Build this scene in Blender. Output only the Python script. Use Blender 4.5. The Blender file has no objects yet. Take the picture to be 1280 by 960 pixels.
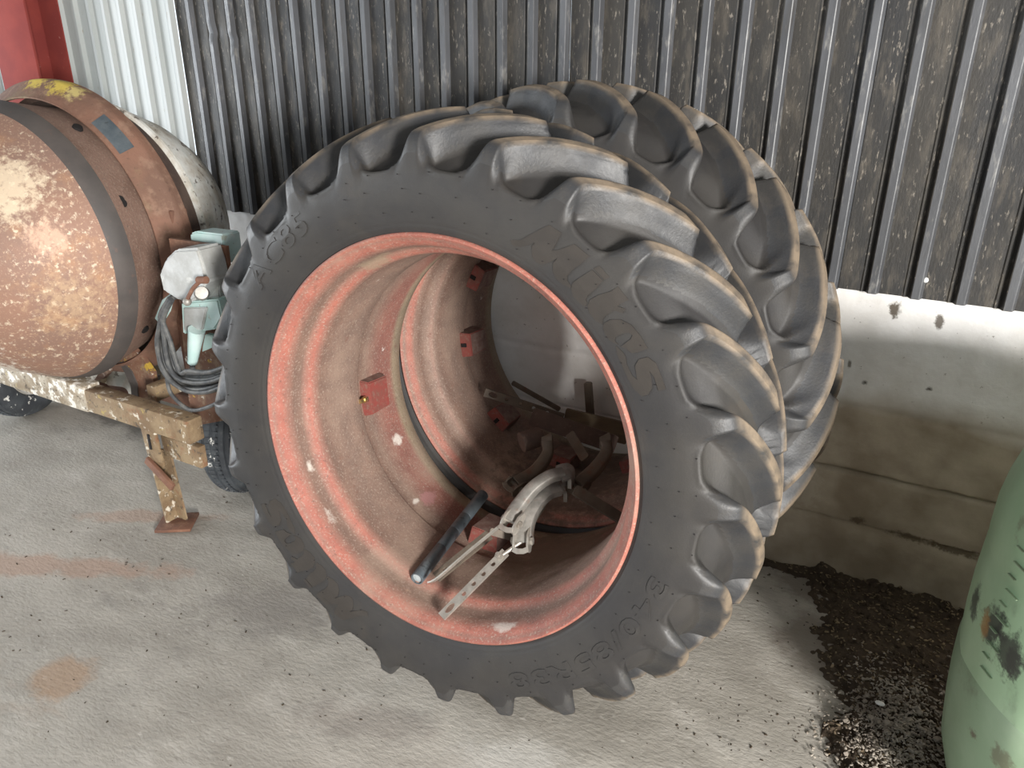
import bpy, bmesh, math, random
import numpy as np
from mathutils import Vector, Matrix
random.seed(7); rng = np.random.default_rng(7)
S = bpy.context.scene
COL = S.collection
H = 1.63                                       # eye height above the floor
F = 960.0
# ------------------------------------------------------------------ camera
def _unit(v): v = np.array(v, float); return v/np.linalg.norm(v)
_d = _unit([-15, 2290, F])
_x = -1882.0; _y = -(_x*_d[0]+F*_d[2])/_d[1]
_X = -_unit([_x, _y, F]); _Z = -_d; _Y = np.cross(_Z, _X)
R = np.array([_X, _Y, _Z])                     # world axes in lens axes (right, down, forward)
cam_d = bpy.data.cameras.new('camera'); cam = bpy.data.objects.new('camera', cam_d); COL.objects.link(cam)
cam_d.sensor_width = 36; cam_d.lens = F/1280*36; cam_d.clip_start = .05
m = Matrix(((R[0,0], -R[0,1], -R[0,2], 0), (R[1,0], -R[1,1], -R[1,2], 0), (R[2,0], -R[2,1], -R[2,2], H), (0,0,0,1)))
cam.matrix_world = m; S.camera = cam
# ------------------------------------------------------------------ world, light, exposure
w = bpy.data.worlds.new('sky'); S.world = w; w.use_nodes = True
wb = w.node_tree.nodes['Background']; wb.inputs[0].default_value = (.80, .90, 1.0, 1); wb.inputs[1].default_value = .85
def area(name, loc, target, sx, sy, power, color):
    l = bpy.data.lights.new(name, 'AREA'); l.shape = 'RECTANGLE'; l.size = sx; l.size_y = sy; l.energy = power; l.color = color
    o = bpy.data.objects.new(name, l); COL.objects.link(o); o.location = loc
    o.rotation_euler = (Vector(target)-Vector(loc)).to_track_quat('-Z', 'Y').to_euler(); return o
area('daylight_of_left_doorway', (-8.6, -.9, 1.6), (-2.4, 1.6, .9), 2.6, 2.4, 190, (.93, .97, 1.0))
area('daylight_of_right_doorway', (3.4, -2.0, 1.65), (-.6, 2.0, .8), .8, .9, 310, (1.0, .97, .93))
S.view_settings.view_transform = 'Standard'; S.view_settings.look = 'None'
S.view_settings.gamma = 1; S.view_settings.exposure = 1.05
try: S.view_settings.use_curve_mapping = False
except Exception: pass

# ------------------------------------------------------------------ helpers
def ray(px, py): return R @ np.array([(px-640)/F, (py-480)/F, 1.0])
def atY(px, py, y):
    r = ray(px, py); p = r*(y/r[1]); p[2] += H; return Vector(p)
def onfloor(px, py, z=0.0):
    r = ray(px, py); p = r*((z-H)/r[2]); p[2] += H; return Vector(p)
def tag(o, label=None, cat=None, group=None, kind=None):
    if label: o['label'] = label
    if cat: o['category'] = cat
    if group: o['group'] = group
    if kind: o['kind'] = kind
    return o
def empty(name, loc, label, cat, group=None):
    o = bpy.data.objects.new(name, None); COL.objects.link(o); o.location = loc; o.empty_display_size = .05
    return tag(o, label, cat, group)
def link(name, me, mats, parent=None, smooth=None, mw=None):
    o = bpy.data.objects.new(name, me); COL.objects.link(o)
    for mt in (mats if isinstance(mats, (list, tuple)) else [mats]): me.materials.append(mt)
    if parent is not None:
        o.parent = parent
    if mw is not None: o.matrix_local = mw
    if smooth is not None:
        for p in me.polygons: p.use_smooth = True
        try: me.set_sharp_from_angle(angle=math.radians(smooth))
        except Exception: pass
    return o
def bm_obj(name, bm, mats, parent=None, smooth=35, world=True):
    """bm in world coordinates; parent is an unrotated empty/mesh -> shift to its local frame"""
    bmesh.ops.recalc_face_normals(bm, faces=bm.faces)
    me = bpy.data.meshes.new(name)
    org = Vector((0,0,0))
    if parent is not None:
        bpy.context.view_layer.update() if False else None
        org = wloc(parent)
    else:
        vs = [v.co for v in bm.verts]
        cx = sum(v.x for v in vs)/len(vs); cy = sum(v.y for v in vs)/len(vs); cz = min(v.z for v in vs); org = Vector((cx, cy, cz))
    bmesh.ops.translate(bm, verts=bm.verts, vec=-org)
    bm.to_mesh(me); bm.free()
    o = link(name, me, mats, parent, smooth)
    if parent is None: o.location = org
    return o
def wloc(o):
    p = Vector((0,0,0))
    while o is not None: p += o.location; o = o.parent
    return p
def box(bm, c, size, rot=None, bevel=0.0):
    r = bmesh.ops.create_cube(bm, size=1); vs = r['verts']
    bmesh.ops.scale(bm, vec=size, verts=vs)
    if bevel:
        es = list({e for v in vs for e in v.link_edges})
        rb = bmesh.ops.bevel(bm, geom=es, offset=bevel, segments=2, affect='EDGES', profile=.5)
        vs = list({v for f in rb['faces'] for v in f.verts} | {v for v in vs if v.is_valid})
        # collect whole island
        seen = set(vs); st = list(vs)
        while st:
            v = st.pop()
            for e in v.link_edges:
                q = e.other_vert(v)
                if q not in seen: seen.add(q); st.append(q)
        vs = list(seen)
    if rot is not None: bmesh.ops.transform(bm, matrix=rot.to_4x4(), verts=vs)
    bmesh.ops.translate(bm, vec=Vector(c), verts=vs)
    return vs
def cyl(bm, p0, p1, r0, r1=None, n=20, caps=True):
    p0 = Vector(p0); p1 = Vector(p1); r1 = r0 if r1 is None else r1
    d = (p1-p0); q = d.to_track_quat('Z', 'Y').to_matrix().to_4x4()
    r = bmesh.ops.create_cone(bm, cap_ends=caps, segments=n, radius1=r0, radius2=r1, depth=d.length)
    bmesh.ops.transform(bm, matrix=Matrix.Translation((p0+p1)/2) @ q, verts=r['verts']); return r['verts']
def smooth_path(pts, k=8):
    P = [Vector(p) for p in pts]; out = []
    for i in range(len(P)-1):
        a = P[max(i-1, 0)]; b = P[i]; c = P[i+1]; d = P[min(i+2, len(P)-1)]
        for j in range(k):
            t = j/k
            out.append(.5*((2*b)+(c-a)*t+(2*a-5*b+4*c-d)*t*t+(3*b-a-3*c+d)*t**3))
    out.append(P[-1]); return out
def sweep(bm, path, prof, scale=None, up=None, closed_prof=True, roll=0.0):
    """sweep a 2D profile [(x,y)..] along path; x axis ~ side, y axis ~ up"""
    n = len(path); rings = []
    up = Vector(up) if up is not None else Vector((0, 0, 1)); prev = None
    for i, p in enumerate(path):
        t = (path[min(i+1, n-1)]-path[max(i-1, 0)]).normalized()
        if prev is None: u = (up - t*up.dot(t)).normalized()
        else: u = (prev - t*prev.dot(t)).normalized()
        prev = u; s = t.cross(u)
        k = 1.0 if scale is None else (scale(i/(n-1)) if callable(scale) else scale)
        if not isinstance(k, tuple): k = (k, k)
        rings.append([bm.verts.new(p + s*(x*k[0]) + u*(y*k[1])) for x, y in prof])
    m_ = len(prof)
    for a, b in zip(rings, rings[1:]):
        for j in range(m_ if closed_prof else m_-1):
            bm.faces.new((a[j], a[(j+1) % m_], b[(j+1) % m_], b[j]))
    if closed_prof:
        bm.faces.new(rings[0][::-1]); bm.faces.new(rings[-1])
    return rings
def circ(r, n=12): return [(r*math.cos(2*math.pi*i/n), r*math.sin(2*math.pi*i/n)) for i in range(n)]
def tube(bm, pts, r, n=10, k=8, scale=None): sweep(bm, smooth_path(pts, k) if k > 1 else [Vector(p) for p in pts], circ(r, n), scale)
def prism(bm, poly, origin, ax, ay, az, h):
    """extrude 2D polygon by h along az"""
    o = Vector(origin); ax = Vector(ax); ay = Vector(ay); az = Vector(az)
    a = [bm.verts.new(o+ax*x+ay*y) for x, y in poly]; b = [bm.verts.new(o+ax*x+ay*y+az*h) for x, y in poly]
    n = len(poly); bm.faces.new(a[::-1]); bm.faces.new(b)
    for i in range(n): bm.faces.new((a[i], a[(i+1) % n], b[(i+1) % n], b[i]))
def revolve(name, prof, origin, axis, mats, parent=None, n=128, cols=None, closed=True, smooth=40, up=(0,0,1), wob=0.0, arc=None):
    """prof list of (a, r [,matidx]); closed loop in a-r plane"""
    org = np.array(origin, float); ax = _unit(axis); u = _unit(np.cross(ax, up)); v = np.cross(u, ax)
    P = np.array([(p[0], p[1]) for p in prof]); k = len(P)
    full = arc is None
    th = np.linspace(0, 2*math.pi, n, endpoint=False) if full else np.radians(np.linspace(arc[0], arc[1], n))
    rad = np.ones(n) + wob*np.sin(2*th+1)+wob*.5*np.sin(5*th)
    V = (org + ax*P[None, :, 0:1] + (np.cos(th)*rad)[:, None, None]*u*P[None, :, 1:2] + (np.sin(th)*rad)[:, None, None]*v*P[None, :, 1:2]).reshape(-1, 3)
    kk = k if closed else k-1; nn = n if full else n-1
    I, J = np.meshgrid(np.arange(nn), np.arange(kk), indexing='ij'); I2 = (I+1) % n; J2 = (J+1) % k
    Fq = np.stack([I*k+J, I2*k+J, I2*k+J2, I*k+J2], -1).reshape(-1, 4)
    off = wloc(parent) if parent is not None else Vector(origin)
    V = V-np.array(off)
    me = grid_mesh(name, V, Fq)
    if cols is not None:
        at = me.color_attributes.new('tint', 'FLOAT_COLOR', 'POINT')
        C = np.tile(np.c_[np.array(cols, float), np.ones(k)][None], (n, 1, 1)).reshape(-1)
        at.data.foreach_set('color', C.astype(np.float32))
    o = link(name, me, mats, parent, smooth)
    if parent is None: o.location = off
    if not closed or not full: pass
    return o
def grid_mesh(name, V, Fq):
    me = bpy.data.meshes.new(name); V = np.asarray(V, np.float32); Fq = np.asarray(Fq, np.int32)
    me.vertices.add(len(V)); me.vertices.foreach_set('co', V.reshape(-1))
    me.loops.add(Fq.size); me.loops.foreach_set('vertex_index', Fq.reshape(-1))
    me.polygons.add(len(Fq)); me.polygons.foreach_set('loop_start', np.arange(0, Fq.size, 4, dtype=np.int32))
    me.update(calc_edges=True); me.validate(); return me
def copy_child(o, parent, mat_local):
    c = o.copy(); COL.objects.link(c); c.parent = parent; c.matrix_local = mat_local; return c

# ------------------------------------------------------------------ materials
def mat(name, base, base2=None, scale=6, rough=.7, metal=0, layers=(), bump=.15, bscale=60, tint=False, coord='Object', spec=.5, stretch=None, rough2=None, lohi=(.35, .65)):
    mt = bpy.data.materials.new(name); mt.use_nodes = True; nt = mt.node_tree; N = nt.nodes; L = nt.links
    bs = N['Principled BSDF']
    tc = N.new('ShaderNodeTexCoord'); src = tc.outputs[coord]
    if stretch:
        mp = N.new('ShaderNodeMapping'); mp.inputs['Scale'].default_value = stretch; L.new(src, mp.inputs['Vector']); ssrc = mp.outputs[0]
    else: ssrc = src
    def noise(sc, det=5, s=None, ro=.6):
        n = N.new('ShaderNodeTexNoise'); n.inputs['Scale'].default_value = sc; n.inputs['Detail'].default_value = det; n.inputs['Roughness'].default_value = ro
        L.new(s or ssrc, n.inputs['Vector']); return n.outputs['Fac']
    def ramp(f, lo, hi):
        r = N.new('ShaderNodeMapRange'); r.inputs['From Min'].default_value = lo; r.inputs['From Max'].default_value = hi; r.interpolation_type = 'SMOOTHSTEP'
        L.new(f, r.inputs['Value']); return r.outputs[0]
    def mix(f, a, b, mode='MIX'):
        m_ = N.new('ShaderNodeMix'); m_.data_type = 'RGBA'; m_.blend_type = mode
        if isinstance(f, (int, float)): m_.inputs[0].default_value = f
        else: L.new(f, m_.inputs[0])
        for s, v in ((6, a), (7, b)):
            if hasattr(v, 'node'): L.new(v, m_.inputs[s])
            else: m_.inputs[s].default_value = (*v, 1)
        return m_.outputs[2]
    c = mix(ramp(noise(scale), *lohi), base, base2 or base)
    if tint:
        a = N.new('ShaderNodeAttribute'); a.attribute_name = 'tint'
        v = mix(ramp(noise(scale), .3, .7), base, base2 or base)
        c = mix(1.0, a.outputs['Color'], v, 'MULTIPLY')
    rg = None
    for ly in layers:                      # (colour, scale, lo, hi, strength[, rough[, stretched?]])
        f = ramp(noise(ly[1], 6, None, .65), ly[2], ly[3])
        mm = N.new('ShaderNodeMath'); mm.operation = 'MULTIPLY'; mm.inputs[1].default_value = ly[4]; L.new(f, mm.inputs[0])
        c = mix(mm.outputs[0], c, ly[0])
    L.new(c, bs.inputs['Base Color'])
    if rough2 is not None:
        r_ = N.new('ShaderNodeMapRange'); L.new(noise(scale*2.3), r_.inputs['Value']); r_.inputs['From Min'].default_value = .3; r_.inputs['From Max'].default_value = .7
        r_.inputs['To Min'].default_value = rough; r_.inputs['To Max'].default_value = rough2; L.new(r_.outputs[0], bs.inputs['Roughness'])
    else: bs.inputs['Roughness'].default_value = rough
    bs.inputs['Metallic'].default_value = metal; bs.inputs['Specular IOR Level'].default_value = spec
    if bump:
        b = N.new('ShaderNodeBump'); b.inputs['Strength'].default_value = bump; b.inputs['Distance'].default_value = .004
        L.new(noise(bscale, 6), b.inputs['Height']); L.new(b.outputs[0], bs.inputs['Normal'])
    mt['h'] = 1
    return mt
M = {}
M['rubber'] = mat('dusty_rubber', (.026, .0245, .0245), (.037, .034, .031), 5, .5, layers=[((.075, .058, .042), 3.5, .56, .76, .45), ((.12, .10, .08), 140, .66, .74, .3)], bump=.12, bscale=220, rough2=.7)
M['rubber_top'] = mat('tread_rubber', (.031, .032, .035), (.045, .043, .041), 9, .45, layers=[((.12, .10, .078), 6, .50, .74, .5), ((.14, .12, .09), 150, .64, .72, .45)], bump=.2, bscale=160, rough2=.6)
def worn_lugs(mt):
    nt = mt.node_tree; N = nt.nodes; L = nt.links; bs = N['Principled BSDF']; old = bs.inputs['Base Color'].links[0].from_socket
    at = N.new('ShaderNodeAttribute'); at.attribute_name = 'worn'; tc = N.new('ShaderNodeTexCoord')
    nz = N.new('ShaderNodeTexNoise'); nz.inputs['Scale'].default_value = 28; nz.inputs['Detail'].default_value = 6; L.new(tc.outputs['Object'], nz.inputs['Vector'])
    mr = N.new('ShaderNodeMapRange'); mr.inputs['From Min'].default_value = .22; mr.inputs['From Max'].default_value = .56; L.new(nz.outputs['Fac'], mr.inputs['Value'])
    mu = N.new('ShaderNodeMath'); mu.operation = 'MULTIPLY'; L.new(mr.outputs[0], mu.inputs[0]); L.new(at.outputs['Fac'], mu.inputs[1])
    mx_ = N.new('ShaderNodeMix'); mx_.data_type = 'RGBA'; L.new(mu.outputs[0], mx_.inputs[0]); L.new(old, mx_.inputs[6]); mx_.inputs[7].default_value = (.20, .155, .11, 1); L.new(mx_.outputs[2], bs.inputs['Base Color'])
worn_lugs(M['rubber_top'])
M['letter'] = mat('lettering_rubber', (.034, .029, .025), (.040, .034, .029), 20, .5, bump=.08, bscale=200)
M['rim'] = mat('red_rim_paint', (.84, .84, .84), (1.08, 1.05, 1.02), 14, .62, layers=[((.40, .32, .26), 170, .52, .68, .65), ((.14, .075, .06), 110, .56, .70, .7), ((.17, .075, .055), 30, .60, .70, .5), ((.30, .22, .17), 3.5, .5, .7, .6), ((.66, .60, .55), 9, .68, .72, .8)], bump=.3, bscale=150, tint=True, rough2=.8)
M['rim2'] = mat('dusty_rim_paint', (.84, .84, .84), (1.08, 1.05, 1.02), 14, .62, layers=[((.40, .32, .26), 170, .52, .68, .65), ((.14, .075, .06), 110, .56, .70, .7), ((.17, .075, .055), 30, .60, .70, .5), ((.30, .22, .17), 3.5, .5, .7, .6), ((.66, .60, .55), 9, .68, .72, .8)], bump=.3, bscale=150, tint=True, rough2=.8)
M['red_paint'] = mat('red_bracket_paint', (.25, .055, .045), (.20, .07, .055), 30, .65, layers=[((.22, .14, .11), 90, .5, .68, .7)], bump=.2)
M['bracket_side'] = mat('rusty_bracket_side', (.22, .15, .125), (.16, .085, .07), 40, .75, layers=[((.3, .25, .22), 90, .58, .7, .5)], bump=.2)
M['slot'] = mat('dark_hole', (.012, .01, .01), None, 5, .9, bump=0)
M['brass'] = mat('brass', (.62, .47, .22), (.5, .4, .2), 30, .35, .9, bump=.05)
M['concrete'] = mat('floor_concrete', (.33, .305, .265), (.46, .43, .38), 1.6, .75, layers=[((.55, .52, .47), 4.5, .52, .72, .55), ((.20, .185, .165), 3.1, .56, .74, .5), ((.44, .27, .16), 1.15, .62, .76, .35), ((.12, .10, .085), 60, .67, .73, .55), ((.60, .57, .52), 34, .60, .70, .5), ((.22, .20, .17), 16, .58, .70, .45)], bump=.7, bscale=45, stretch=(1.0, 1.9, 1), rough2=.9)
M['steel'] = mat('worn_grey_steel', (.36, .34, .31), (.22, .21, .19), 20, .5, .35, layers=[((.2, .11, .07), 25, .56, .7, .6)], bump=.15, bscale=90)
M['steel_bright'] = mat('zinc_steel', (.50, .47, .42), (.38, .35, .31), 30, .4, .6, layers=[((.25, .2, .15), 40, .6, .7, .5)], bump=.1)
M['steel_dark'] = mat('oily_dark_steel', (.10, .08, .062), (.15, .12, .09), 14, .65, .2, layers=[((.17, .07, .045), 20, .55, .7, .6)], bump=.2)
M['pipe'] = mat('blue_grey_pipe', (.10, .125, .145), (.16, .185, .20), 14, .5, .35, layers=[((.05, .05, .05), 24, .58, .66, .6)], bump=.25, bscale=70)
M['pipe_in'] = mat('pipe_plug', (.42, .45, .46), (.3, .33, .34), 40, .6, bump=.1)
M['rust'] = mat('rusty_iron', (.22, .105, .065), (.15, .075, .052), 7, .8, .1, layers=[((.30, .17, .11), 22, .5, .68, .6), ((.10, .055, .04), 60, .58, .7, .5)], bump=.45, bscale=90)
M['section'] = mat('brown_drum_section', (.27, .17, .13), (.20, .12, .09), 7, .8, .05, layers=[((.36, .27, .21), 120, .5, .66, .6), ((.12, .10, .09), 90, .56, .7, .6)], bump=.6, bscale=120)
M['rust_lichen'] = mat('rusty_iron_lichen', (.22, .11, .07), (.15, .085, .06), 9, .85, .05, layers=[((.34, .26, .17), 22, .5, .68, .6), ((.62, .42, .05), 16, .62, .68, .8), ((.75, .72, .64), 40, .62, .68, .7)], bump=.5, bscale=90)
M['lichen'] = mat('yellow_lichen', (.60, .43, .07), (.35, .25, .1), 40, .95, bump=.8, bscale=120)
M['bowl'] = mat('rusty_bowl', (.33, .19, .135), (.26, .165, .13), 4, .6, .1, layers=[((.48, .26, .14), 8, .5, .72, .7), ((.80, .68, .52), 45, .56, .66, .75), ((.70, .5, .35), 110, .55, .68, .6), ((.13, .07, .05), 5, .66, .74, .5)], bump=.35, bscale=80)
M['band'] = mat('dark_drum_band', (.075, .066, .062), (.10, .085, .078), 8, .6, bump=.15, layers=[((.2, .1, .07), 30, .6, .72, .3)])
M['darkbrown'] = mat('dark_brown_iron', (.085, .055, .045), (.12, .08, .062), 9, .85, layers=[((.2, .13, .1), 70, .56, .7, .5)], bump=.6, bscale=80)
M['whiteflake'] = mat('flaking_white_paint', (.78, .78, .74), (.55, .5, .42), 12, .7, layers=[((.12, .09, .07), 26, .58, .64, .85), ((.42, .5, .46), 9, .55, .7, .4)], bump=.5, bscale=60)
M['lime'] = mat('lime_crusted_beam', (.46, .41, .33), (.27, .21, .14), 12, .85, layers=[((.84, .81, .74), 17, .50, .57, .9), ((.09, .07, .05), 38, .55, .63, .85), ((.5, .4, .15), 18, .62, .7, .5)], bump=.8, bscale=70)
M['lime_less'] = mat('crusted_rusty_beam', (.30, .22, .13), (.19, .125, .07), 9, .85, layers=[((.24, .10, .05), 12, .54, .68, .7), ((.74, .69, .58), 22, .56, .64, .85), ((.07, .055, .04), 34, .56, .66, .8), ((.52, .40, .10), 20, .64, .70, .6)], bump=.8, bscale=70)
M['alu'] = mat('cast_aluminium', (.60, .61, .60), (.45, .45, .43), 14, .5, .35, layers=[((.8, .8, .77), 12, .55, .66, .6), ((.28, .24, .18), 20, .62, .7, .5)], bump=.25, bscale=80)
M['mint'] = mat('mint_paint', (.46, .64, .61), (.55, .68, .66), 12, .5, layers=[((.75, .78, .76), 14, .56, .66, .6), ((.2, .1, .06), 50, .64, .70, .8), ((.35, .3, .2), 18, .62, .72, .5)], bump=.15)
M['cable'] = mat('dirty_black_cable', (.05, .052, .055), (.12, .12, .115), 30, .6, layers=[((.24, .22, .19), 60, .58, .7, .5)], bump=.2)
M['oldtyre'] = mat('old_small_tyre', (.045, .05, .058), (.075, .085, .095), 10, .6, layers=[((.80, .80, .76), 17, .615, .65, .9), ((.16, .17, .17), 40, .55, .7, .4)], bump=.3)
M['redcol'] = mat('red_column_paint', (.27, .055, .045), (.22, .045, .04), 5, .85, spec=.15, layers=[((.5, .3, .27), 60, .66, .72, .5)], bump=.05)
M['black_clad'] = mat('black_sheet', (.020, .020, .021), (.034, .031, .027), 3, .45, layers=[((.13, .108, .082), 5, .54, .74, .6), ((.34, .30, .25), 75, .585, .68, .5), ((.085, .074, .06), 22, .48, .66, .6), ((.26, .22, .17), 9, .62, .72, .4)], bump=.25, bscale=110, stretch=(1.6, 1, .45), spec=.45, rough2=.75)
M['black_rib'] = mat('sheet_rib_painted_sheen', (.095, .098, .106), (.06, .062, .067), 5, .35, layers=[((.28, .27, .25), 26, .55, .7, .5), ((.06, .055, .05), 12, .55, .7, .5)], bump=.15, bscale=110, stretch=(1.6, 1, .45), rough2=.5)  # paler rib tops: daylight reflected by the glossy sheet, painted as colour
M['pale_clad'] = mat('pale_sheet', (.36, .385, .375), (.42, .44, .43), 3, .5, layers=[((.3, .27, .22), 34, .655, .70, .8), ((.45, .44, .40), 8, .56, .75, .4)], bump=.08, stretch=(1.6, 1, .4))
M['drumplastic'] = mat('green_plastic', (.34, .49, .30), (.42, .56, .37), 4, .45, layers=[((.14, .17, .12), 7, .60, .72, .45), ((.03, .035, .035), 9, .675, .71, .85), ((.32, .2, .08), 8, .70, .74, .7), ((.55, .62, .5), 30, .62, .72, .3)], bump=.12, bscale=30, stretch=(1, 1, .55))
M['drumlow'] = mat('green_plastic_filled', (.25, .35, .22), (.32, .42, .28), 4, .45, layers=[((.12, .10, .07), 5, .56, .72, .6), ((.38, .45, .35), 22, .6, .72, .3)], bump=.12, bscale=30)
M['soil'] = mat('dark_soil', (.045, .031, .02), (.075, .053, .033), 14, .95, layers=[((.16, .12, .08), 70, .6, .68, .6)], bump=1.0, bscale=90)
M['flake'] = mat('straw_flake', (.30, .23, .14), (.15, .11, .07), 9, .9, bump=0)
M['flake_pale'] = mat('pale_chaff', (.42, .38, .32), (.25, .21, .17), 9, .9, bump=0)
M['white'] = mat('white_chip', (.85, .85, .82), None, 9, .6, bump=0)
M['wood'] = mat('old_board', (.16, .12, .07), (.11, .085, .055), 5, .8, stretch=(1, 1, 6), bump=.3)
M['roof'] = mat('grey_roof_sheet', (.17, .17, .17), None, 3, .8, bump=0)
def spots(mt, lst, nscale=9, ns=.06):
    """stains and painted shade fixed on the thing: (centre in its own coordinates, radius, colour, strength)"""
    nt = mt.node_tree; N = nt.nodes; L = nt.links; bs = N['Principled BSDF']; c = bs.inputs['Base Color'].links[0].from_socket
    tc = N.new('ShaderNodeTexCoord'); nz = N.new('ShaderNodeTexNoise'); nz.inputs['Scale'].default_value = nscale; nz.inputs['Detail'].default_value = 7; nz.inputs['Roughness'].default_value = .7; L.new(tc.outputs['Object'], nz.inputs['Vector'])
    for p, r, col, st in lst:
        sc = r if isinstance(r, tuple) else (r, r, r)
        mp = N.new('ShaderNodeMapping'); mp.vector_type = 'TEXTURE'; mp.inputs['Location'].default_value = tuple(p); mp.inputs['Scale'].default_value = sc[:3]
        if len(sc) > 3: mp.inputs['Rotation'].default_value = (0, 0, sc[3])
        L.new(tc.outputs['Object'], mp.inputs['Vector'])
        ln = N.new('ShaderNodeVectorMath'); ln.operation = 'LENGTH'; L.new(mp.outputs[0], ln.inputs[0])
        a = N.new('ShaderNodeMath'); a.operation = 'MULTIPLY_ADD'; a.inputs[1].default_value = 2.2; L.new(nz.outputs['Fac'], a.inputs[0]); L.new(ln.outputs['Value'], a.inputs[2])
        m_ = N.new('ShaderNodeMapRange'); m_.inputs['From Min'].default_value = 1.9; m_.inputs['From Max'].default_value = 1.5; m_.inputs['To Max'].default_value = st; L.new(a.outputs[0], m_.inputs['Value'])
        x = N.new('ShaderNodeMix'); x.data_type = 'RGBA'; L.new(m_.outputs[0], x.inputs[0]); L.new(c, x.inputs[6]); x.inputs[7].default_value = (*col, 1); c = x.outputs[2]
    L.new(c, bs.inputs['Base Color'])
def plinth_mat():
    mt = mat('whitewashed_concrete', (.84, .83, .82), (.72, .70, .67), 5, .85, layers=[((.20, .17, .14), 42, .655, .70, .7), ((.32, .26, .19), 9, .69, .73, .8)], bump=.4, bscale=60)
    nt = mt.node_tree; N = nt.nodes; L = nt.links; bs = N['Principled BSDF']; old = bs.inputs['Base Color'].links[0].from_socket
    tc = N.new('ShaderNodeTexCoord'); sp = N.new('ShaderNodeSeparateXYZ'); L.new(tc.outputs['Object'], sp.inputs[0])
    nz = N.new('ShaderNodeTexNoise'); nz.inputs['Scale'].default_value = 2.2; nz.inputs['Detail'].default_value = 5; L.new(tc.outputs['Object'], nz.inputs['Vector'])
    ad = N.new('ShaderNodeMath'); ad.operation = 'MULTIPLY_ADD'; ad.inputs[1].default_value = .28; L.new(nz.outputs['Fac'], ad.inputs[0])
    xr = N.new('ShaderNodeMapRange'); xr.inputs['From Min'].default_value = -.75; xr.inputs['From Max'].default_value = -.15; xr.inputs['To Min'].default_value = .50; xr.inputs['To Max'].default_value = 0; L.new(sp.outputs['X'], xr.inputs['Value'])  # brown lower zone: damp beige concrete with the drum's shadow painted in
    zz = N.new('ShaderNodeMath'); zz.operation = 'ADD'; L.new(sp.outputs['Z'], zz.inputs[0]); L.new(xr.outputs[0], zz.inputs[1]); L.new(zz.outputs[0], ad.inputs[2])
    mr = N.new('ShaderNodeMapRange'); mr.inputs['From Min'].default_value = .72; mr.inputs['From Max'].default_value = .82; L.new(ad.outputs[0], mr.inputs['Value'])
    n2 = N.new('ShaderNodeTexNoise'); n2.inputs['Scale'].default_value = 6; n2.inputs['Detail'].default_value = 6; L.new(tc.outputs['Object'], n2.inputs['Vector'])
    cr = N.new('ShaderNodeValToRGB'); L.new(n2.outputs['Fac'], cr.inputs[0])
    cr.color_ramp.elements[0].position = .35; cr.color_ramp.elements[0].color = (.29, .235, .17, 1); cr.color_ramp.elements[1].position = .68; cr.color_ramp.elements[1].color = (.50, .43, .34, 1)
    mx = N.new('ShaderNodeMix'); mx.data_type = 'RGBA'; L.new(mr.outputs[0], mx.inputs[0]); L.new(cr.outputs[0], mx.inputs[6]); L.new(old, mx.inputs[7]); L.new(mx.outputs[2], bs.inputs['Base Color'])
    return mt
M['plinth'] = plinth_mat()
pw = lambda px, py: tuple(atY(px, py, 2.47))
spots(M['plinth'], [(pw(1071, 650), (.035, .1, .03), (.10, .07, .045), .85), (pw(1140, 672), (.12, .1, .022), (.12, .085, .05), .8), (pw(1200, 690), (.10, .1, .022), (.10, .07, .04), .8), (pw(1118, 388), (.022, .1, .035), (.09, .07, .05), .95), (pw(1174, 402), (.016, .1, .04), (.10, .08, .06), .9),
    (pw(1082, 478), (.012, .1, .012), (.06, .05, .04), .9), (pw(1162, 486), (.012, .1, .012), (.06, .05, .04), .9), (pw(1062, 455), (.008, .1, .02), (.1, .08, .06), .8), (pw(1010, 610), (.06, .1, .12), (.5, .44, .36), .5)], 40)

# ------------------------------------------------------------------ the setting
WY = 2.47
def vnoise(X, Y, sc, seed=0):
    r = np.random.default_rng(seed); T = r.random((64, 64)); x = X*sc; y = Y*sc
    xi = np.floor(x).astype(int); yi = np.floor(y).astype(int); fx = x-xi; fy = y-yi; fx = fx*fx*(3-2*fx); fy = fy*fy*(3-2*fy)
    g = lambda a, b: T[a % 64, b % 64]
    return (g(xi, yi)*(1-fx)+g(xi+1, yi)*fx)*(1-fy)+(g(xi, yi+1)*(1-fx)+g(xi+1, yi+1)*fx)*fy
def height_sheet(name, xs, ys, fn, mt, fixed, parent=None, kind=None):
    X, Y = np.meshgrid(xs, ys, indexing='ij'); V = fn(X, Y).reshape(-1, 3)
    nx, ny = len(xs), len(ys); I, J = np.meshgrid(np.arange(nx-1), np.arange(ny-1), indexing='ij')
    Fq = np.stack([I*ny+J, (I+1)*ny+J, (I+1)*ny+J+1, I*ny+J+1], -1).reshape(-1, 4)
    me = grid_mesh(name, V, Fq); o = link(name, me, mt, parent, 180)
    if kind: o['kind'] = kind
    return o
def floor_fn(X, Y):
    d = .012*(vnoise(X, Y, 3.1, 1)-.5)*.5+.004*(vnoise(X, Y, 14, 2)-.5)
    return np.stack([X, Y, d*.8-.003], -1)
of = lambda px, py: tuple(onfloor(px, py))
ORG = (.42, .24, .12); PNK = (.42, .29, .22)
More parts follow.
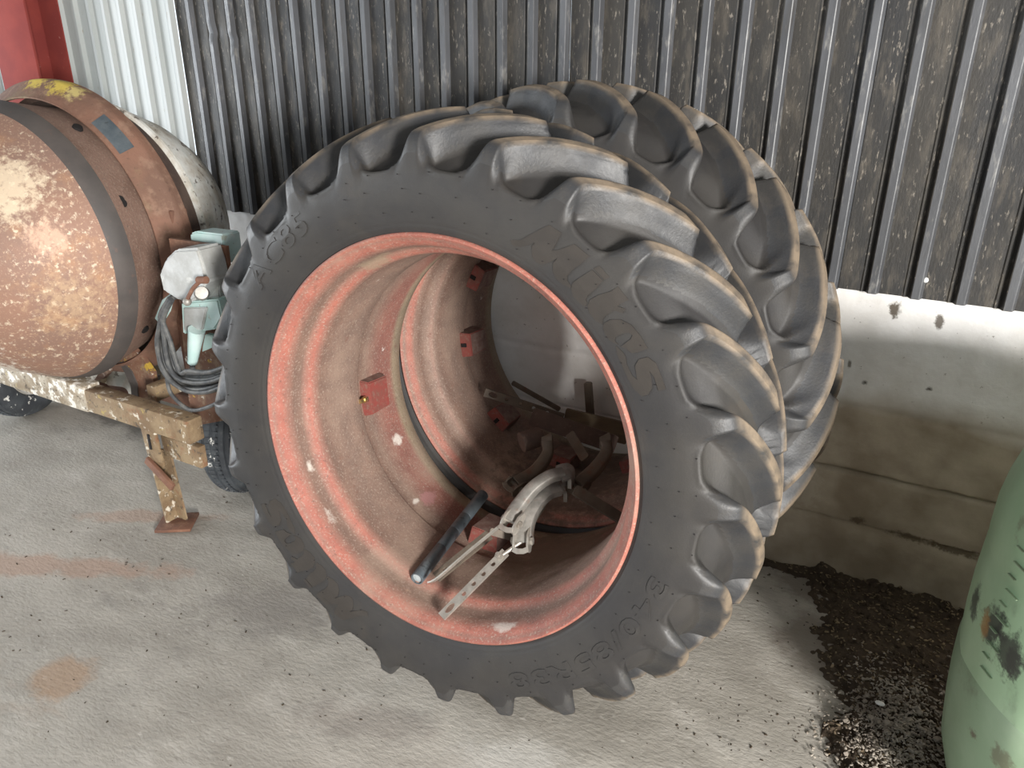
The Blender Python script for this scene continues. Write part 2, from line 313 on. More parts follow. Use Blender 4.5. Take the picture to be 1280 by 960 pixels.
spots(M['concrete'], [(of(75, 845), (.11, .13, .5), ORG, .5), (of(30, 705), (.75, .09, .5, .45), PNK, .75), (of(190, 645), (.45, .06, .5, .5), PNK, .6), (of(150, 520), (.45, .13, .5, -.1), (.13, .12, .105), .75),
    (of(330, 760), (.35, .22, .5, .6), (.23, .21, .19), .6), (of(560, 700), (1.0, .35, .5), (.26, .245, .22), .4), (of(980, 700), (.5, .22, .5, -.3), (.17, .145, .12), .7), (of(1020, 800), (.18, .2, .5), (.2, .17, .14), .7), (of(470, 900), (.25, .12, .5, .3), (.24, .21, .185), .5), (of(640, 950), (.2, .1, .5, .3), (.60, .58, .54), .5)], 5)
fl = height_sheet('floor', np.linspace(-6, 5.2, 420), np.linspace(-3.2, 2.6, 230), floor_fn, M['concrete'], None, None, 'structure')
# concrete plinth with cast joints
def plinth_fn(X, Z):
    jag = .008*(vnoise(X, Z*0, 9, 5)-.5)+.004*(vnoise(X, Z*0, 40, 6)-.5)
    y = WY + .006*(vnoise(X, Z, 5, 3)-.5)+.003*(vnoise(X, Z, 30, 4)-.5)
    for z0, wd, dp in ((.402, .0035, .02), (.626, .012, .006), (.215, .03, .012)):
        y = y + dp*np.exp(-((Z-z0-jag*(1 if wd < .02 else 2))/wd)**2)
    y = y - .012*((Z < .40)*(Z > .22)) - .006*(Z < .215) + .0*(Z)
    y = y - .02*np.exp(-(Z/.05)**2)*(.3+vnoise(X, Z*0, 7, 8))
    return np.stack([X, y, Z], -1)
wall = height_sheet('wall_back', np.linspace(-6, 5.2, 1100), np.linspace(0, 1.015, 170), plinth_fn, M['plinth'], None, None, 'structure')
# profiled cladding sheets, hung in front of the wall, parts of it
def clad(name, x0, n_ribs, pitch, z0, z1, mt, label, y=WY-.012, rh=.018, dents=()):
    base = [(0, 0), (.060, 0), (.064, .0035), (.068, 0), (.0755, 0), (.083, rh), (.0855, rh+.0012), (.104, rh+.0012), (.1065, rh), (.113, .0)]
    xs = []; dy = []
    for k in range(n_ribs):
        for a, b in base: xs.append(x0+(k+a/.115)*pitch); dy.append(b)
    xs.append(x0+n_ribs*pitch); dy.append(0)
    xs = np.array(xs); dy = np.array(dy); zs = np.linspace(z0, z1, 60)
    X, Z = np.meshgrid(xs, zs, indexing='ij'); D = np.tile(dy[:, None], (1, 60))
    Y = y - D + .003*(vnoise(X, Z, 2.1, 9)-.5)
    for dx, dz in dents: Y += .014*np.exp(-((X-dx)/.02)**2-((Z-dz)/.015)**2)
    Vf = np.stack([X, Y, Z], -1); Vb = Vf.copy(); Vb[..., 1] += .0016
    nx, nz = len(xs), len(zs)
    V = np.concatenate([Vf.reshape(-1, 3), Vb.reshape(-1, 3)]); o_ = nx*nz
    I, J = np.meshgrid(np.arange(nx-1), np.arange(nz-1), indexing='ij')
    A = np.stack([I*nz+J, (I+1)*nz+J, (I+1)*nz+J+1, I*nz+J+1], -1).reshape(-1, 4); B = A[:, ::-1]+o_
    ed = []
    for i in range(nx-1): ed.append([i*nz, i*nz+o_, (i+1)*nz+o_, (i+1)*nz]); ed.append([i*nz+nz-1, (i+1)*nz+nz-1, (i+1)*nz+nz-1+o_, i*nz+nz-1+o_])
    for j in range(nz-1): ed.append([j, j+1, j+1+o_, j+o_]); b_ = (nx-1)*nz; ed.append([b_+j, b_+j+o_, b_+j+1+o_, b_+j+1])
    mats = [mt, M['black_rib']] if mt is M['black_clad'] else [mt]
    o = link(name, grid_mesh(name, V, np.concatenate([A, B, ed])), mats, wall, 25)
    if len(mats) > 1:
        seg = I.reshape(-1) % len(base); idx = np.zeros(len(o.data.polygons), np.int32); idx[:len(seg)] = ((seg >= 6) & (seg <= 8)); o.data.polygons.foreach_set('material_index', idx)
    if label: o['label'] = label
    return o
CB, CT = 1.0, 2.35
PB = .1152
for i in range(5):
    x0 = -2.995+i*9*PB*.9995
    x0 = -2.995+i*8*PB
    clad('cladding_sheet', x0, 8, PB, CB+.004*(i % 2), CT, M['black_clad'], None, y=WY-.010-.0025*(i % 2), dents=((-2.78, 1.74), (-2.665, 1.70)))
clad('cladding_sheet', -2.995-10*.107, 10, .107, 1.0, CT, M['pale_clad'], 'pale grey painted cladding sheet', y=WY-.016)
clad('cladding_sheet', -2.995-20*.107, 10, .107, 1.0, CT, M['pale_clad'], 'pale grey painted cladding sheet', y=WY-.019)
clad('cladding_sheet', -2.995-30*.107, 10, .107, 1.0, CT, M['pale_clad'], 'pale grey painted cladding sheet', y=WY-.016)
# roof, side walls, added front wall between two doorways (all outside the frame; they shape the daylight)
def slab(name, lo, hi, mt, kind='structure'):
    bm = bmesh.new(); lo = Vector(lo); hi = Vector(hi); box(bm, (lo+hi)/2, hi-lo); o = bm_obj(name, bm, mt); o['kind'] = kind; return o
slab('ceiling', (-8, -3.3, 3.4), (5.3, 2.7, 3.45), M['roof'])
slab('wall_right', (5.2, -3.2, 0), (5.3, 2.6, 3.4), M['roof'])
slab('wall_front_blocker', (-3.4, -3.3, 0), (2.0, -3.2, 3.4), M['roof'])  # unseen, added to block daylight from the middle and darken the rim interior
slab('wall_back_top', (-8, 2.48, CT-.01), (2.2, 2.55, 3.4), M['roof'])
slab('ground_outside', (-8, -9, -.06), (8, -3.2, -.012), M['concrete'])
# red steel column
ct = atY(52, 100, 2.28); x1 = ct.x
bm = bmesh.new()
X0 = x1-.30; yc = 2.36
for (a, b, c_, d) in ((X0, x1, 2.272, 2.284), (X0, x1, 2.43, 2.442), ((X0+x1)/2-.006, (X0+x1)/2+.006, 2.28, 2.435)):
    box(bm, ((a+b)/2, (c_+d)/2, 1.25), (b-a, d-c_, 2.5), bevel=.002)
box(bm, ((X0+x1)/2, 2.277, 1.25), (.001, .001, 2.5))
o = bm_obj('steel_column', bm, M['redcol']); o['kind'] = 'structure'; o['label'] = 'red painted steel column at the left edge before the pale cladding'

# ------------------------------------------------------------------ tractor wheels
WN = _unit([-.025, 1.0, -.0623])
def frame(c, n=WN):
    u = _unit(np.cross(n, [0, 0, 1])); v = np.cross(u, n)
    return Matrix(((u[0], n[0], v[0], c[0]), (u[1], n[1], v[1], c[1]), (u[2], n[2], v[2], c[2]+H), (0, 0, 0, 1)))
def sstep(x, a, b):
    t = np.clip((x-a)/(b-a), 0, 1); return t*t*(3-2*t)
def interp_prof(pts, n):
    P = np.array(pts, float); d = np.r_[0, np.cumsum(np.hypot(*np.diff(P, axis=0).T))]
    # catmull-rom resample
    out = []
    for t in np.linspace(0, d[-1], n):
        i = min(np.searchsorted(d, t, side='right')-1, len(P)-2); f = (t-d[i])/(d[i+1]-d[i])
        a, b, c, e = P[max(i-1, 0)], P[i], P[i+1], P[min(i+2, len(P)-1)]
        out.append(.5*((2*b)+(c-a)*f+(2*a-5*b+4*c-e)*f*f+(3*b-a-3*c+e)*f**3))
    return np.array(out)
TW = .32
def tyre(wheel, k, sweep_sign, phase, rough_id):
    """k radial stretch of everything outside the bead"""
    half = [(.030, .492), (.012, .500), (.004, .509), (-.004, .520), (-.013, .540), (-.022, .575), (-.025, .610), (-.021, .638), (-.013, .650), (.000, .662), (.020, .675), (.05, .690), (.09, .705), (.16, .712)]
    prof = half + [(TW-a, r) for a, r in half[-2::-1]]
    ns = 150; P = interp_prof(prof, ns)
    a = P[:, 0]; r = P[:, 1]
    T = np.gradient(P, axis=0); T /= np.linalg.norm(T, axis=1)[:, None]
    Nn = np.c_[-T[:, 1], T[:, 0]]                          # outward normal in (a, r)
    if Nn[ns//2, 1] < 0: Nn = -Nn
    am = np.minimum(a, TW-a)                               # folded
    per = 48; nt = 24*per; th = np.arange(nt)/nt*360.0
    A_, _ = np.meshgrid(a, th); AM = np.tile(am, (nt, 1)); RR = np.tile(r, (nt, 1)); TH = np.tile(th[:, None], (1, ns))
    front = (A_ < TW/2)
    # distance in degrees from the nearest lug centre line (front lugs at 0, rear ones half a pitch on)
    sec = np.where(front, 0.0, 7.5)
    dlt = (TH-sec+7.5) % 15-7.5
    q = np.clip(AM/(TW/2), 0, 1)
    # top of lug and its half widths
    out_tip = sstep(RR, .62, .70)                          # 0 on the sidewall -> 1 at the shoulder
    wt = .95+.75*q; wb = wt+2.0+.6*q
    flare = (1-sstep(RR, .62, .70))*1.8
    steep = 1-sstep(np.abs(dlt), wt, wb+flare)
    xx = np.clip((np.abs(dlt)-wt)/(1.7+(2.0+1.2*q)*sstep(AM, .0, .05)+flare*.5), 0, 1)
    scoop = (1-xx)**2.3*(1-.12*np.exp(-((xx-.02)/.05)**2))
    ms = np.where(dlt*sweep_sign < 0, scoop, steep)
    ms = np.where(np.abs(dlt) < wt, 1, ms)
    endcap = 1-sstep(AM, .145, .153)
    ext = sstep(RR, .618, .668)
    m_l = ms*endcap
    # lug target: raised shoulder point and tread arc
    top_r = .7235+(.7715-.7235)*(1-(1-np.clip(AM/.16, 0, 1))**1.9)
    side = np.clip((AM-(-.02))/.03, 0, 1)
    dr = (top_r-RR)*ext
    da = -.004*ext*(1-sstep(AM, -.02, .02))*np.where(front, 1, -1)
    # sidewall sheet standing proud of the scooped valley, bounded by a U between two lugs
    c = (np.abs(dlt)/7.5)**np.where(dlt < 0, .72, 1.15)
    rU = .644+.062*(1-c)**2.6
    rU = np.where(c < .10, .712, rU)
    dU = rU-RR
    sheet = sstep(dU, -.004, .006)*(1-.0*c)
    lip = np.exp(-((dU-.002)/.0065)**2)*.0045
    rel = .009*sheet+lip-.012*(1-sheet)*sstep(RR, .62, .66)*(1-sstep(AM, .0, .05))*sstep(c, .15, .5)
    rel = rel*(sstep(RR, .59, .62))+.009*(1-sstep(RR, .59, .62))
    bead = .0012*np.sin(RR*2*math.pi/.0075)*((RR > .512)*(RR < .535))
    rel = (rel+bead)*(1-m_l*ext) + .009*m_l*ext*(1-ext)
    rel *= (RR < .712)
    na = Nn[:, 0][None]; nr = Nn[:, 1][None]
    a2 = A_+rel*na+da*m_l; r2 = RR+rel*nr+dr*m_l
    # tie-bar web beside the lug root, tiny waviness
    r2 = r2 + .003*(1-m_l)*sstep(AM, .02, .06)*np.exp(-((np.abs(dlt)-wb-.6)/.8)**2)
    r2 = .508+(r2-.508)*k
    phi = 17.5*(q**1.05)
    ang = np.radians(TH - sweep_sign*phi + phase)
    V = np.stack([r2*np.cos(ang), a2, r2*np.sin(ang)], -1)      # local X=u, Y=axis, Z=v
    if rough_id: pass
    V = V.reshape(-1, 3)
    I, J = np.meshgrid(np.arange(nt), np.arange(ns-1), indexing='ij'); I2 = (I+1) % nt
    Fq = np.stack([I*ns+J, I*ns+J+1, I2*ns+J+1, I2*ns+J], -1).reshape(-1, 4)
    # outward check: flip if needed
    full = grid_mesh('t', V, Fq)
    nrm = np.empty(len(V)*3, np.float32); full.vertices.foreach_get('normal', nrm); nrm = nrm.reshape(-1, 3)
    mid = ns//2
    if np.dot(nrm[mid], V[mid]) < 0:
        Fq = Fq[:, ::-1]; nrm = -nrm
    bpy.data.meshes.remove(full)
    mf = (m_l*ext)[:, :]
    fm = .25*(mf[I, J]+mf[I, J+1]+mf[I2, J]+mf[I2, J+1])
    dface = np.abs(((TH[I, J]+.5*360/nt-np.where(front[I, J], 0, 7.5)+7.5) % 15)-7.5)
    lug = ((fm > .13) & (RR[I, J] > .640)).reshape(-1)
    which = np.floor(((th[:, None]+.5*360/nt-np.where(a[None, :-1]+0*th[:, None] < TW/2, 0, 7.5)+7.5) % 360)/15).astype(int).reshape(-1)
    fr = np.tile((a[:-1]*.5+a[1:]*.5 < TW/2)[None], (nt, 1)).reshape(-1)
    def piece(name, sel, mats, parent):
        f = Fq[sel]; ids, inv = np.unique(f, return_inverse=True); me = grid_mesh(name, V[ids], inv.reshape(-1, 4))
        for p in me.polygons: pass
        me.polygons.foreach_set('use_smooth', np.ones(len(f), bool))
        me.normals_split_custom_set_from_vertices(nrm[ids].tolist())
        o = bpy.data.objects.new(name, me); COL.objects.link(o); o.parent = parent
        for mt in mats: me.materials.append(mt)
        wa = me.attributes.new('worn', 'FLOAT', 'POINT'); wa.data.foreach_set('value', worn[ids].astype(np.float32))
        return o
    worn = sstep(m_l, .80, .97)*sstep(RR, .655, .672)+.0; worn = np.maximum(worn, 0).reshape(-1)
    body = piece('tyre', ~lug, [M['rubber']], wheel)
    for fside in (True, False):
        first = None
        for kx in range(24):
            if first is None:
                first = piece('tread_lug', lug & (fr == fside) & (which == 0), [M['rubber_top']], body)
            else:
                c2 = first.copy(); COL.objects.link(c2); c2.parent = body; c2.matrix_local = Matrix.Rotation(-math.radians(15*kx), 4, 'Y')
    return body
def sidewall_text(body, txt, a0, a1, r0, hgt, k=1.0, bold=.02, shear=.0, name='lettering', depth=.0022):
    cu = bpy.data.curves.new('txt', 'FONT'); cu.body = txt; cu.size = 1; cu.offset = bold; cu.shear = shear; cu.extrude = .5; cu.resolution_u = 3; cu.space_character = 1.05+bold*2
    o = bpy.data.objects.new('txt', cu); COL.objects.link(o); dg = bpy.context.evaluated_depsgraph_get(); dg.update()
    me0 = o.evaluated_get(dg).to_mesh(); bm = bmesh.new(); bm.from_mesh(me0)
    bmesh.ops.triangulate(bm, faces=bm.faces)
    xs = [v.co.x for v in bm.verts]; ys = [v.co.y for v in bm.verts]; x0, x1 = min(xs), max(xs); ymax = max(ys); ymin = min(0, min(ys))
    long = [e for e in bm.edges if abs(e.verts[0].co.x-e.verts[1].co.x) > .08]
    if long: bmesh.ops.subdivide_edges(bm, edges=long, cuts=2)
    for v in bm.verts:
        t = (v.co.x-x0)/(x1-x0); an = math.radians(a0+(a1-a0)*t); r = r0+hgt*v.co.y/ymax
        rr = .508+(r-.508)*k
        z = v.co.z
        # surface depth of the sidewall at this radius
        sa = np.interp(r, [.50, .520, .540, .575, .610, .640, .66], [.0, -.010, -.021, -.031, -.034, -.030, -.021])
        v.co = Vector((rr*math.cos(an), sa-(depth if z > 0 else -.004), rr*math.sin(an)))
    bpy.data.objects.remove(o); me = bpy.data.meshes.new(name); bmesh.ops.recalc_face_normals(bm, faces=bm.faces); bm.to_mesh(me); bm.free()
    ob = link(name, me, M['rubber'] if hgt > .03 else M['letter'], body, 30); ob['label'] = 'raised sidewall lettering ' + txt if hgt > .02 else 'small raised sidewall lettering'
    return ob
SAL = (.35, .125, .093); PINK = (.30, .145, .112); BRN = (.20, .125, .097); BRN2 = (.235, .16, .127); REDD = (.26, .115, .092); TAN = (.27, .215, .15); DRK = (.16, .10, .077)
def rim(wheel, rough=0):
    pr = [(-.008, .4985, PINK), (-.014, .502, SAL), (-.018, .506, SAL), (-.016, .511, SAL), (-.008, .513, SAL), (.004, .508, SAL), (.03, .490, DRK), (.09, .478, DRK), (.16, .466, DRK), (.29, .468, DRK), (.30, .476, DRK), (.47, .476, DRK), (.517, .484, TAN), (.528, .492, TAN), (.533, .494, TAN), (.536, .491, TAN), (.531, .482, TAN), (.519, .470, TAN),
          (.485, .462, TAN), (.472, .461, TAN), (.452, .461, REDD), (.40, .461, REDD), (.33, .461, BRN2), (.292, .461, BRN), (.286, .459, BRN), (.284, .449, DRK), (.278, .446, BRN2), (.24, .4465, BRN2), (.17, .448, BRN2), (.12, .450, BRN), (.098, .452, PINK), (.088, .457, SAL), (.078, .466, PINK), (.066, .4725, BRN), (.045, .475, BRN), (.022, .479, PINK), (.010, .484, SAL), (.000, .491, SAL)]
    if rough:
        sw = {SAL: (.33, .16, .12), PINK: (.26, .165, .13), REDD: (.23, .14, .11)}
        pr = [(a, r, (sw.get(c, c) if a > .012 or c != SAL else (.36, .15, .115)) if not (.06 < a < .10) else (BRN2 if c != SAL else (.27, .17, .135))) for a, r, c in pr]
    # local frame: axis = local Y
    P = [(a, r) for a, r, c in pr]; n = 192
    th = np.linspace(0, 2*math.pi, n, endpoint=False); A = np.array([p[0] for p in P]); Rr = np.array([p[1] for p in P]); k = len(P)
    V = np.stack([np.cos(th)[:, None]*Rr, np.tile(A, (n, 1)), np.sin(th)[:, None]*Rr], -1).reshape(-1, 3)
    I, J = np.meshgrid(np.arange(n), np.arange(k), indexing='ij'); I2 = (I+1) % n; J2 = (J+1) % k
    Fq = np.stack([I*k+J, I*k+J2, I2*k+J2, I2*k+J], -1).reshape(-1, 4)
    def sub(name, js, lab=None):
        sel = np.isin(J.reshape(-1), js); f = Fq[sel]; ids, inv = np.unique(f, return_inverse=True); me = grid_mesh(name, V[ids], inv.reshape(-1, 4))
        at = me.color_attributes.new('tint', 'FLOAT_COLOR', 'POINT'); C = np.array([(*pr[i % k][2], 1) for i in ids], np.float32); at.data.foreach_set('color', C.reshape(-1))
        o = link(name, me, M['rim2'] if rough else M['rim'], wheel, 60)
        if lab: o['label'] = lab
        return o
    ringj = list(range(9, 25)); rimj = [j for j in range(k) if j not in ringj]
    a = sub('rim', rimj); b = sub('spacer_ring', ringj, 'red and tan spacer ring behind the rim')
    return a, b
def clamp_bracket(parent, ang, a0, slot=True, bolt=False, wdt=.092, h=.058):
    """trapezoid socket welded inside the ring at angle (deg); local wheel frame"""
    c, s = math.cos(math.radians(ang)), math.sin(math.radians(ang))
    er = Vector((-c, 0, -s)); et = Vector((-s, 0, c)); ea = Vector((0, 1, 0)); o = Vector((c, 0, s))*.462+ea*a0
    bm = bmesh.new(); w2 = wdt/2
    def V(t, h_, a): return bm.verts.new(o+et*t+er*h_+ea*a)
    L_ = .10 if bolt else .115
    h = .034 if bolt else h
    b = [V(-w2, -.004, 0), V(w2, -.004, 0), V(w2, -.004, L_), V(-w2, -.004, L_)]
    t = [V(-w2*.86, h, .004), V(w2*.86, h, .004), V(w2*.8, h*.95, L_*.95), V(-w2*.8, h*.95, L_*.95)]
    for i in range(4): f = bm.faces.new((b[i], b[(i+1) % 4], t[(i+1) % 4], t[i])); f.material_index = 0 if i == 0 else 1
    bm.faces.new(t).material_index = 0 if bolt else 1; bm.faces.new(b[::-1])
    es = [e for e in bm.edges if not (e.verts[0] in b and e.verts[1] in b)]
    bmesh.ops.bevel(bm, geom=es, offset=.003, segments=2, affect='EDGES')
    def paint(vs, k):
        for f in {f for v in vs for f in v.link_faces}: f.material_index = k
    vs = box(bm, (0, 0, 0), (.013, .006, .019))
    for v in vs: v.co = o+et*v.co.x+er*(h*.5+v.co.z)+ea*(.001+v.co.y)
    paint(vs, 2)
    if bolt:
        for (p, q, r_) in ((-.028, -.012, .007), (-.012, 0, .010)):
            paint(cyl(bm, o+er*h*.55+ea*p, o+er*h*.55+ea*q, r_, n=8), 3)
    bmesh.ops.recalc_face_normals(bm, faces=bm.faces); me = bpy.data.meshes.new('clamp_socket'); bm.to_mesh(me); bm.free()
    o_ = link('clamp_socket', me, [M['red_paint'], M['bracket_side'], M['slot'], M['brass']], parent, 40)
    o_['label'] = 'red square clamp socket with slot' + (' and brass nipple' if bolt else ''); return o_
MITAS = [
 [(128,207),(175,205),(220,180),(262,158),(297,140),(350,175),(328,222),(310,250),(335,247),(365,238),(405,222),(470,275),(430,310),(395,335),(372,360),(371,382),(388,405),(380,414),(345,398),(318,372),(307,340),(312,305),(335,282),(300,300),(265,312),(240,308),(222,290),(217,262),(222,232),(237,216),(200,228),(165,238),(133,232)],
 [(483,332),(528,378),(500,412),(465,440),(450,460),(455,480),(447,492),(420,480),(392,450),(385,420),(395,390),(430,365)],
 [(512,315),(556,364),(535,376),(490,326)],
 [(592,405),(637,462),(606,476),(592,488),(626,500),(614,518),(575,505),(540,528),(524,545),(520,570),(490,555),(462,520),(458,490),(470,462),(510,440),(560,425)],
 [(530,612),(522,585),(530,562),(560,546),(605,545),(650,568),(690,615),(720,668),(680,684),(652,690),(628,672),(600,664),(648,628),(655,612),(640,600),(610,606),(580,622),(574,638),(590,655),(570,650),(545,635)],
 [(578,660),(612,690),(622,708),(625,740),(650,790),(672,806),(668,780),(664,745),(682,715),(720,705),(755,730),(780,790),(797,842),(766,850),(748,792),(728,765),(736,800),(738,840),(720,868),(690,878),(655,850),(625,800),(600,740),(582,700)]]
def sa_of(r): return float(np.interp(r, [.50, .520, .540, .575, .610, .640, .66], [.0, -.010, -.021, -.031, -.034, -.030, -.021]))
def mitas(body, shift):
    Fi = frame(C1).inverted()
    for k_, poly in enumerate(MITAS):
        bm = bmesh.new(); vs = []
        for x, y in poly:
            d = Vector(ray(600+x/3.427, 240+y/3.427)); o0 = Vector((0, 0, H)); dl = Fi.to_3x3() @ d; ol = Fi @ o0
            p = ol+dl*((-.032-ol.y)/dl.y); r = math.hypot(p.x, p.z); an = math.atan2(p.z, p.x)+math.radians(shift); vs.append(bm.verts.new((r*math.cos(an), 0, r*math.sin(an))))
        f = bm.faces.new(vs)
        bmesh.ops.subdivide_edges(bm, edges=[e for e in bm.edges if e.calc_length() > .012], cuts=1)
        bmesh.ops.triangulate(bm, faces=bm.faces)
        for it in range(2): bmesh.ops.subdivide_edges(bm, edges=[e for e in bm.edges if e.calc_length() > .018], cuts=1); bmesh.ops.triangulate(bm, faces=bm.faces)
        for v in bm.verts: v.co.y = sa_of(math.hypot(v.co.x, v.co.z))-.0022
        bmesh.ops.recalc_face_normals(bm, faces=bm.faces)
        ext = bmesh.ops.extrude_face_region(bm, geom=list(bm.faces)); nv = [g for g in ext['geom'] if isinstance(g, bmesh.types.BMVert)]
        for v in nv: v.co.y += .006
        bmesh.ops.recalc_face_normals(bm, faces=bm.faces); me = bpy.data.meshes.new('letter'); bm.to_mesh(me); bm.free()
        link('letter', me, M['letter'], body, 30)
def pips(body, k, seed):
    r_ = random.Random(seed); bm = bmesh.new()
    for rr_ in (.552, .60, .638):
        for i in range(52):
            an = math.radians(i*360/52+r_.uniform(-1.5, 1.5)+rr_*900); r = rr_+r_.uniform(-.006, .006)
            sa = np.interp(r, [.50, .520, .540, .575, .610, .640, .66], [.0, -.010, -.021, -.031, -.034, -.030, -.021]); r = .508+(r-.508)*k
            cyl(bm, (r*math.cos(an), sa+.003, r*math.sin(an)), (r*math.cos(an), sa-.004, r*math.sin(an)), .0015, .001, n=5)
    me = bpy.data.meshes.new('moulding_pips'); bm.to_mesh(me); bm.free(); o = link('moulding_pips', me, M['slot'], body); o['kind'] = 'stuff'; return o

C1 = (-.9455, 1.3305, -.8508); C2 = (-.935, 1.893, -.830)
_Fi = frame(C1).inverted()
def on_rim(px, py, r=.462):
    d = Vector(ray(px, py)); o = Vector((0, 0, H)); dl = _Fi.to_3x3() @ d; ol = _Fi @ o
    a = dl.x**2+dl.z**2; b = 2*(ol.x*dl.x+ol.z*dl.z); c = ol.x**2+ol.z**2-r*r
    return tuple(ol+dl*((-b+math.sqrt(max(b*b-4*a*c, 0)))/2/a))
WH = (.62, .56, .50); SM = (.40, .17, .14)
spots(M['rim'], [(on_rim(535, 622), (.035, .05, .035), (.34, .17, .16), .95), (on_rim(520, 626), (.014, .022, .014), WH, .9), (on_rim(498, 551), (.03, .035, .025), WH, .95), (on_rim(388, 582, .47), (.022, .02, .03), WH, .8), (on_rim(481, 658), (.012, .012, .012), (.12, .05, .04), .9),
    (on_rim(365, 362, .505), (.03, .02, .03), WH, .9), (on_rim(618, 312, .505), (.05, .02, .02), WH, .9), (on_rim(455, 312, .505), (.05, .02, .02), WH, .85), (on_rim(408, 655, .505), (.04, .02, .06), WH, .8), (on_rim(650, 792, .505), (.12, .02, .03), WH, .7), (on_rim(767, 690, .505), (.03, .02, .08), WH, .7), (on_rim(500, 745, .505), (.06, .02, .04), (.48, .33, .24), .8),
    (on_rim(470, 330, .46), (.10, .04, .06), TAN, .7), (on_rim(560, 690, .46), (.08, .06, .08), REDD, .6), (on_rim(700, 690, .46), (.30, .30, .22), (.15, .105, .07), .85), (on_rim(720, 640, .46), (.2, .3, .2), (.13, .09, .06), .8)], 22)  # last two: bottom dust that also paints in the rim's shade
spots(M['rim2'], [((.02, .25, -.44), (.34, .5, .24), (.10, .07, .05), .85)], 22)  # dust and shade of the rear rim's bottom, painted as one dark spot
W1 = empty('tractor_wheel', (0, 0, 0), 'nearest big tractor wheel, black lugged tyre on a salmon red rim', 'wheel'); W1.matrix_world = frame(C1)
W2 = empty('tractor_wheel', (0, 0, 0), 'second big tractor wheel leaning on the wall behind the nearest one', 'wheel'); W2.matrix_world = frame(C2)
B1 = tyre(W1, 1.0, 1, 3.0, 0)
B2 = tyre(W2, 1.10, -1, -1.0, 1)
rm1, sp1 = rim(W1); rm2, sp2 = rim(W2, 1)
mitas(B1, 0); mitas(B1, -179)
sidewall_text(B1, 'AC85', 146, 123, .585, .052, bold=.012)
sidewall_text(B1, '340/85R38', -14, -66, .578, .042, bold=.012)
sidewall_text(B1, '(133A8) 133B', 120, 108, .556, .012, bold=0.0, depth=.001)
sidewall_text(B1, 'TUBELESS', 137, 124, .553, .013, bold=0.0, depth=.001)
sidewall_text(B1, '13.6R38', -10, -18, .548, .016, bold=0.0, depth=.0012)
sidewall_text(B1, 'RADIAL', -22, -28, .545, .012, bold=0.0, depth=.001)
pips(B1, 1.0, 3)
clamp_bracket(sp1, 187.6, .305, bolt=True, wdt=.115)
clamp_bracket(sp1, 264, .33, wdt=.10)
for an in (156, 189, 228, 264, 300, 336, 12, 48, 84, 120): clamp_bracket(sp2, an, .25)

# ------------------------------------------------------------------ clamp levers and scraps lying in the rim
F1 = frame(C1); F1i = F1.inverted()
def incyl(px, py, r, W=None):
    """point on the inside of a cylinder of radius r round the axle of the near wheel, seen at px,py"""
    d = Vector(ray(px, py)); o = Vector((0, 0, H)); dl = F1i.to_3x3() @ d; ol = F1i @ o
    a = dl.x**2+dl.z**2; b = 2*(ol.x*dl.x+ol.z*dl.z); c = ol.x**2+ol.z**2-r*r
    t = (-b+math.sqrt(max(b*b-4*a*c, 0)))/2/a; return o+d*t
def depth_pt(px, py, dep):
    """point seen at px,py at axial depth dep behind the near lip"""
    d = Vector(ray(px, py)); o = Vector((0, 0, H)); dl = F1i.to_3x3() @ d; ol = F1i @ o
    return o+d*((dep-ol.y)/dl.y)
rect = lambda w_, h_: [(-w_/2, -h_/2), (w_/2, -h_/2), (w_/2, h_/2), (-w_/2, h_/2)]
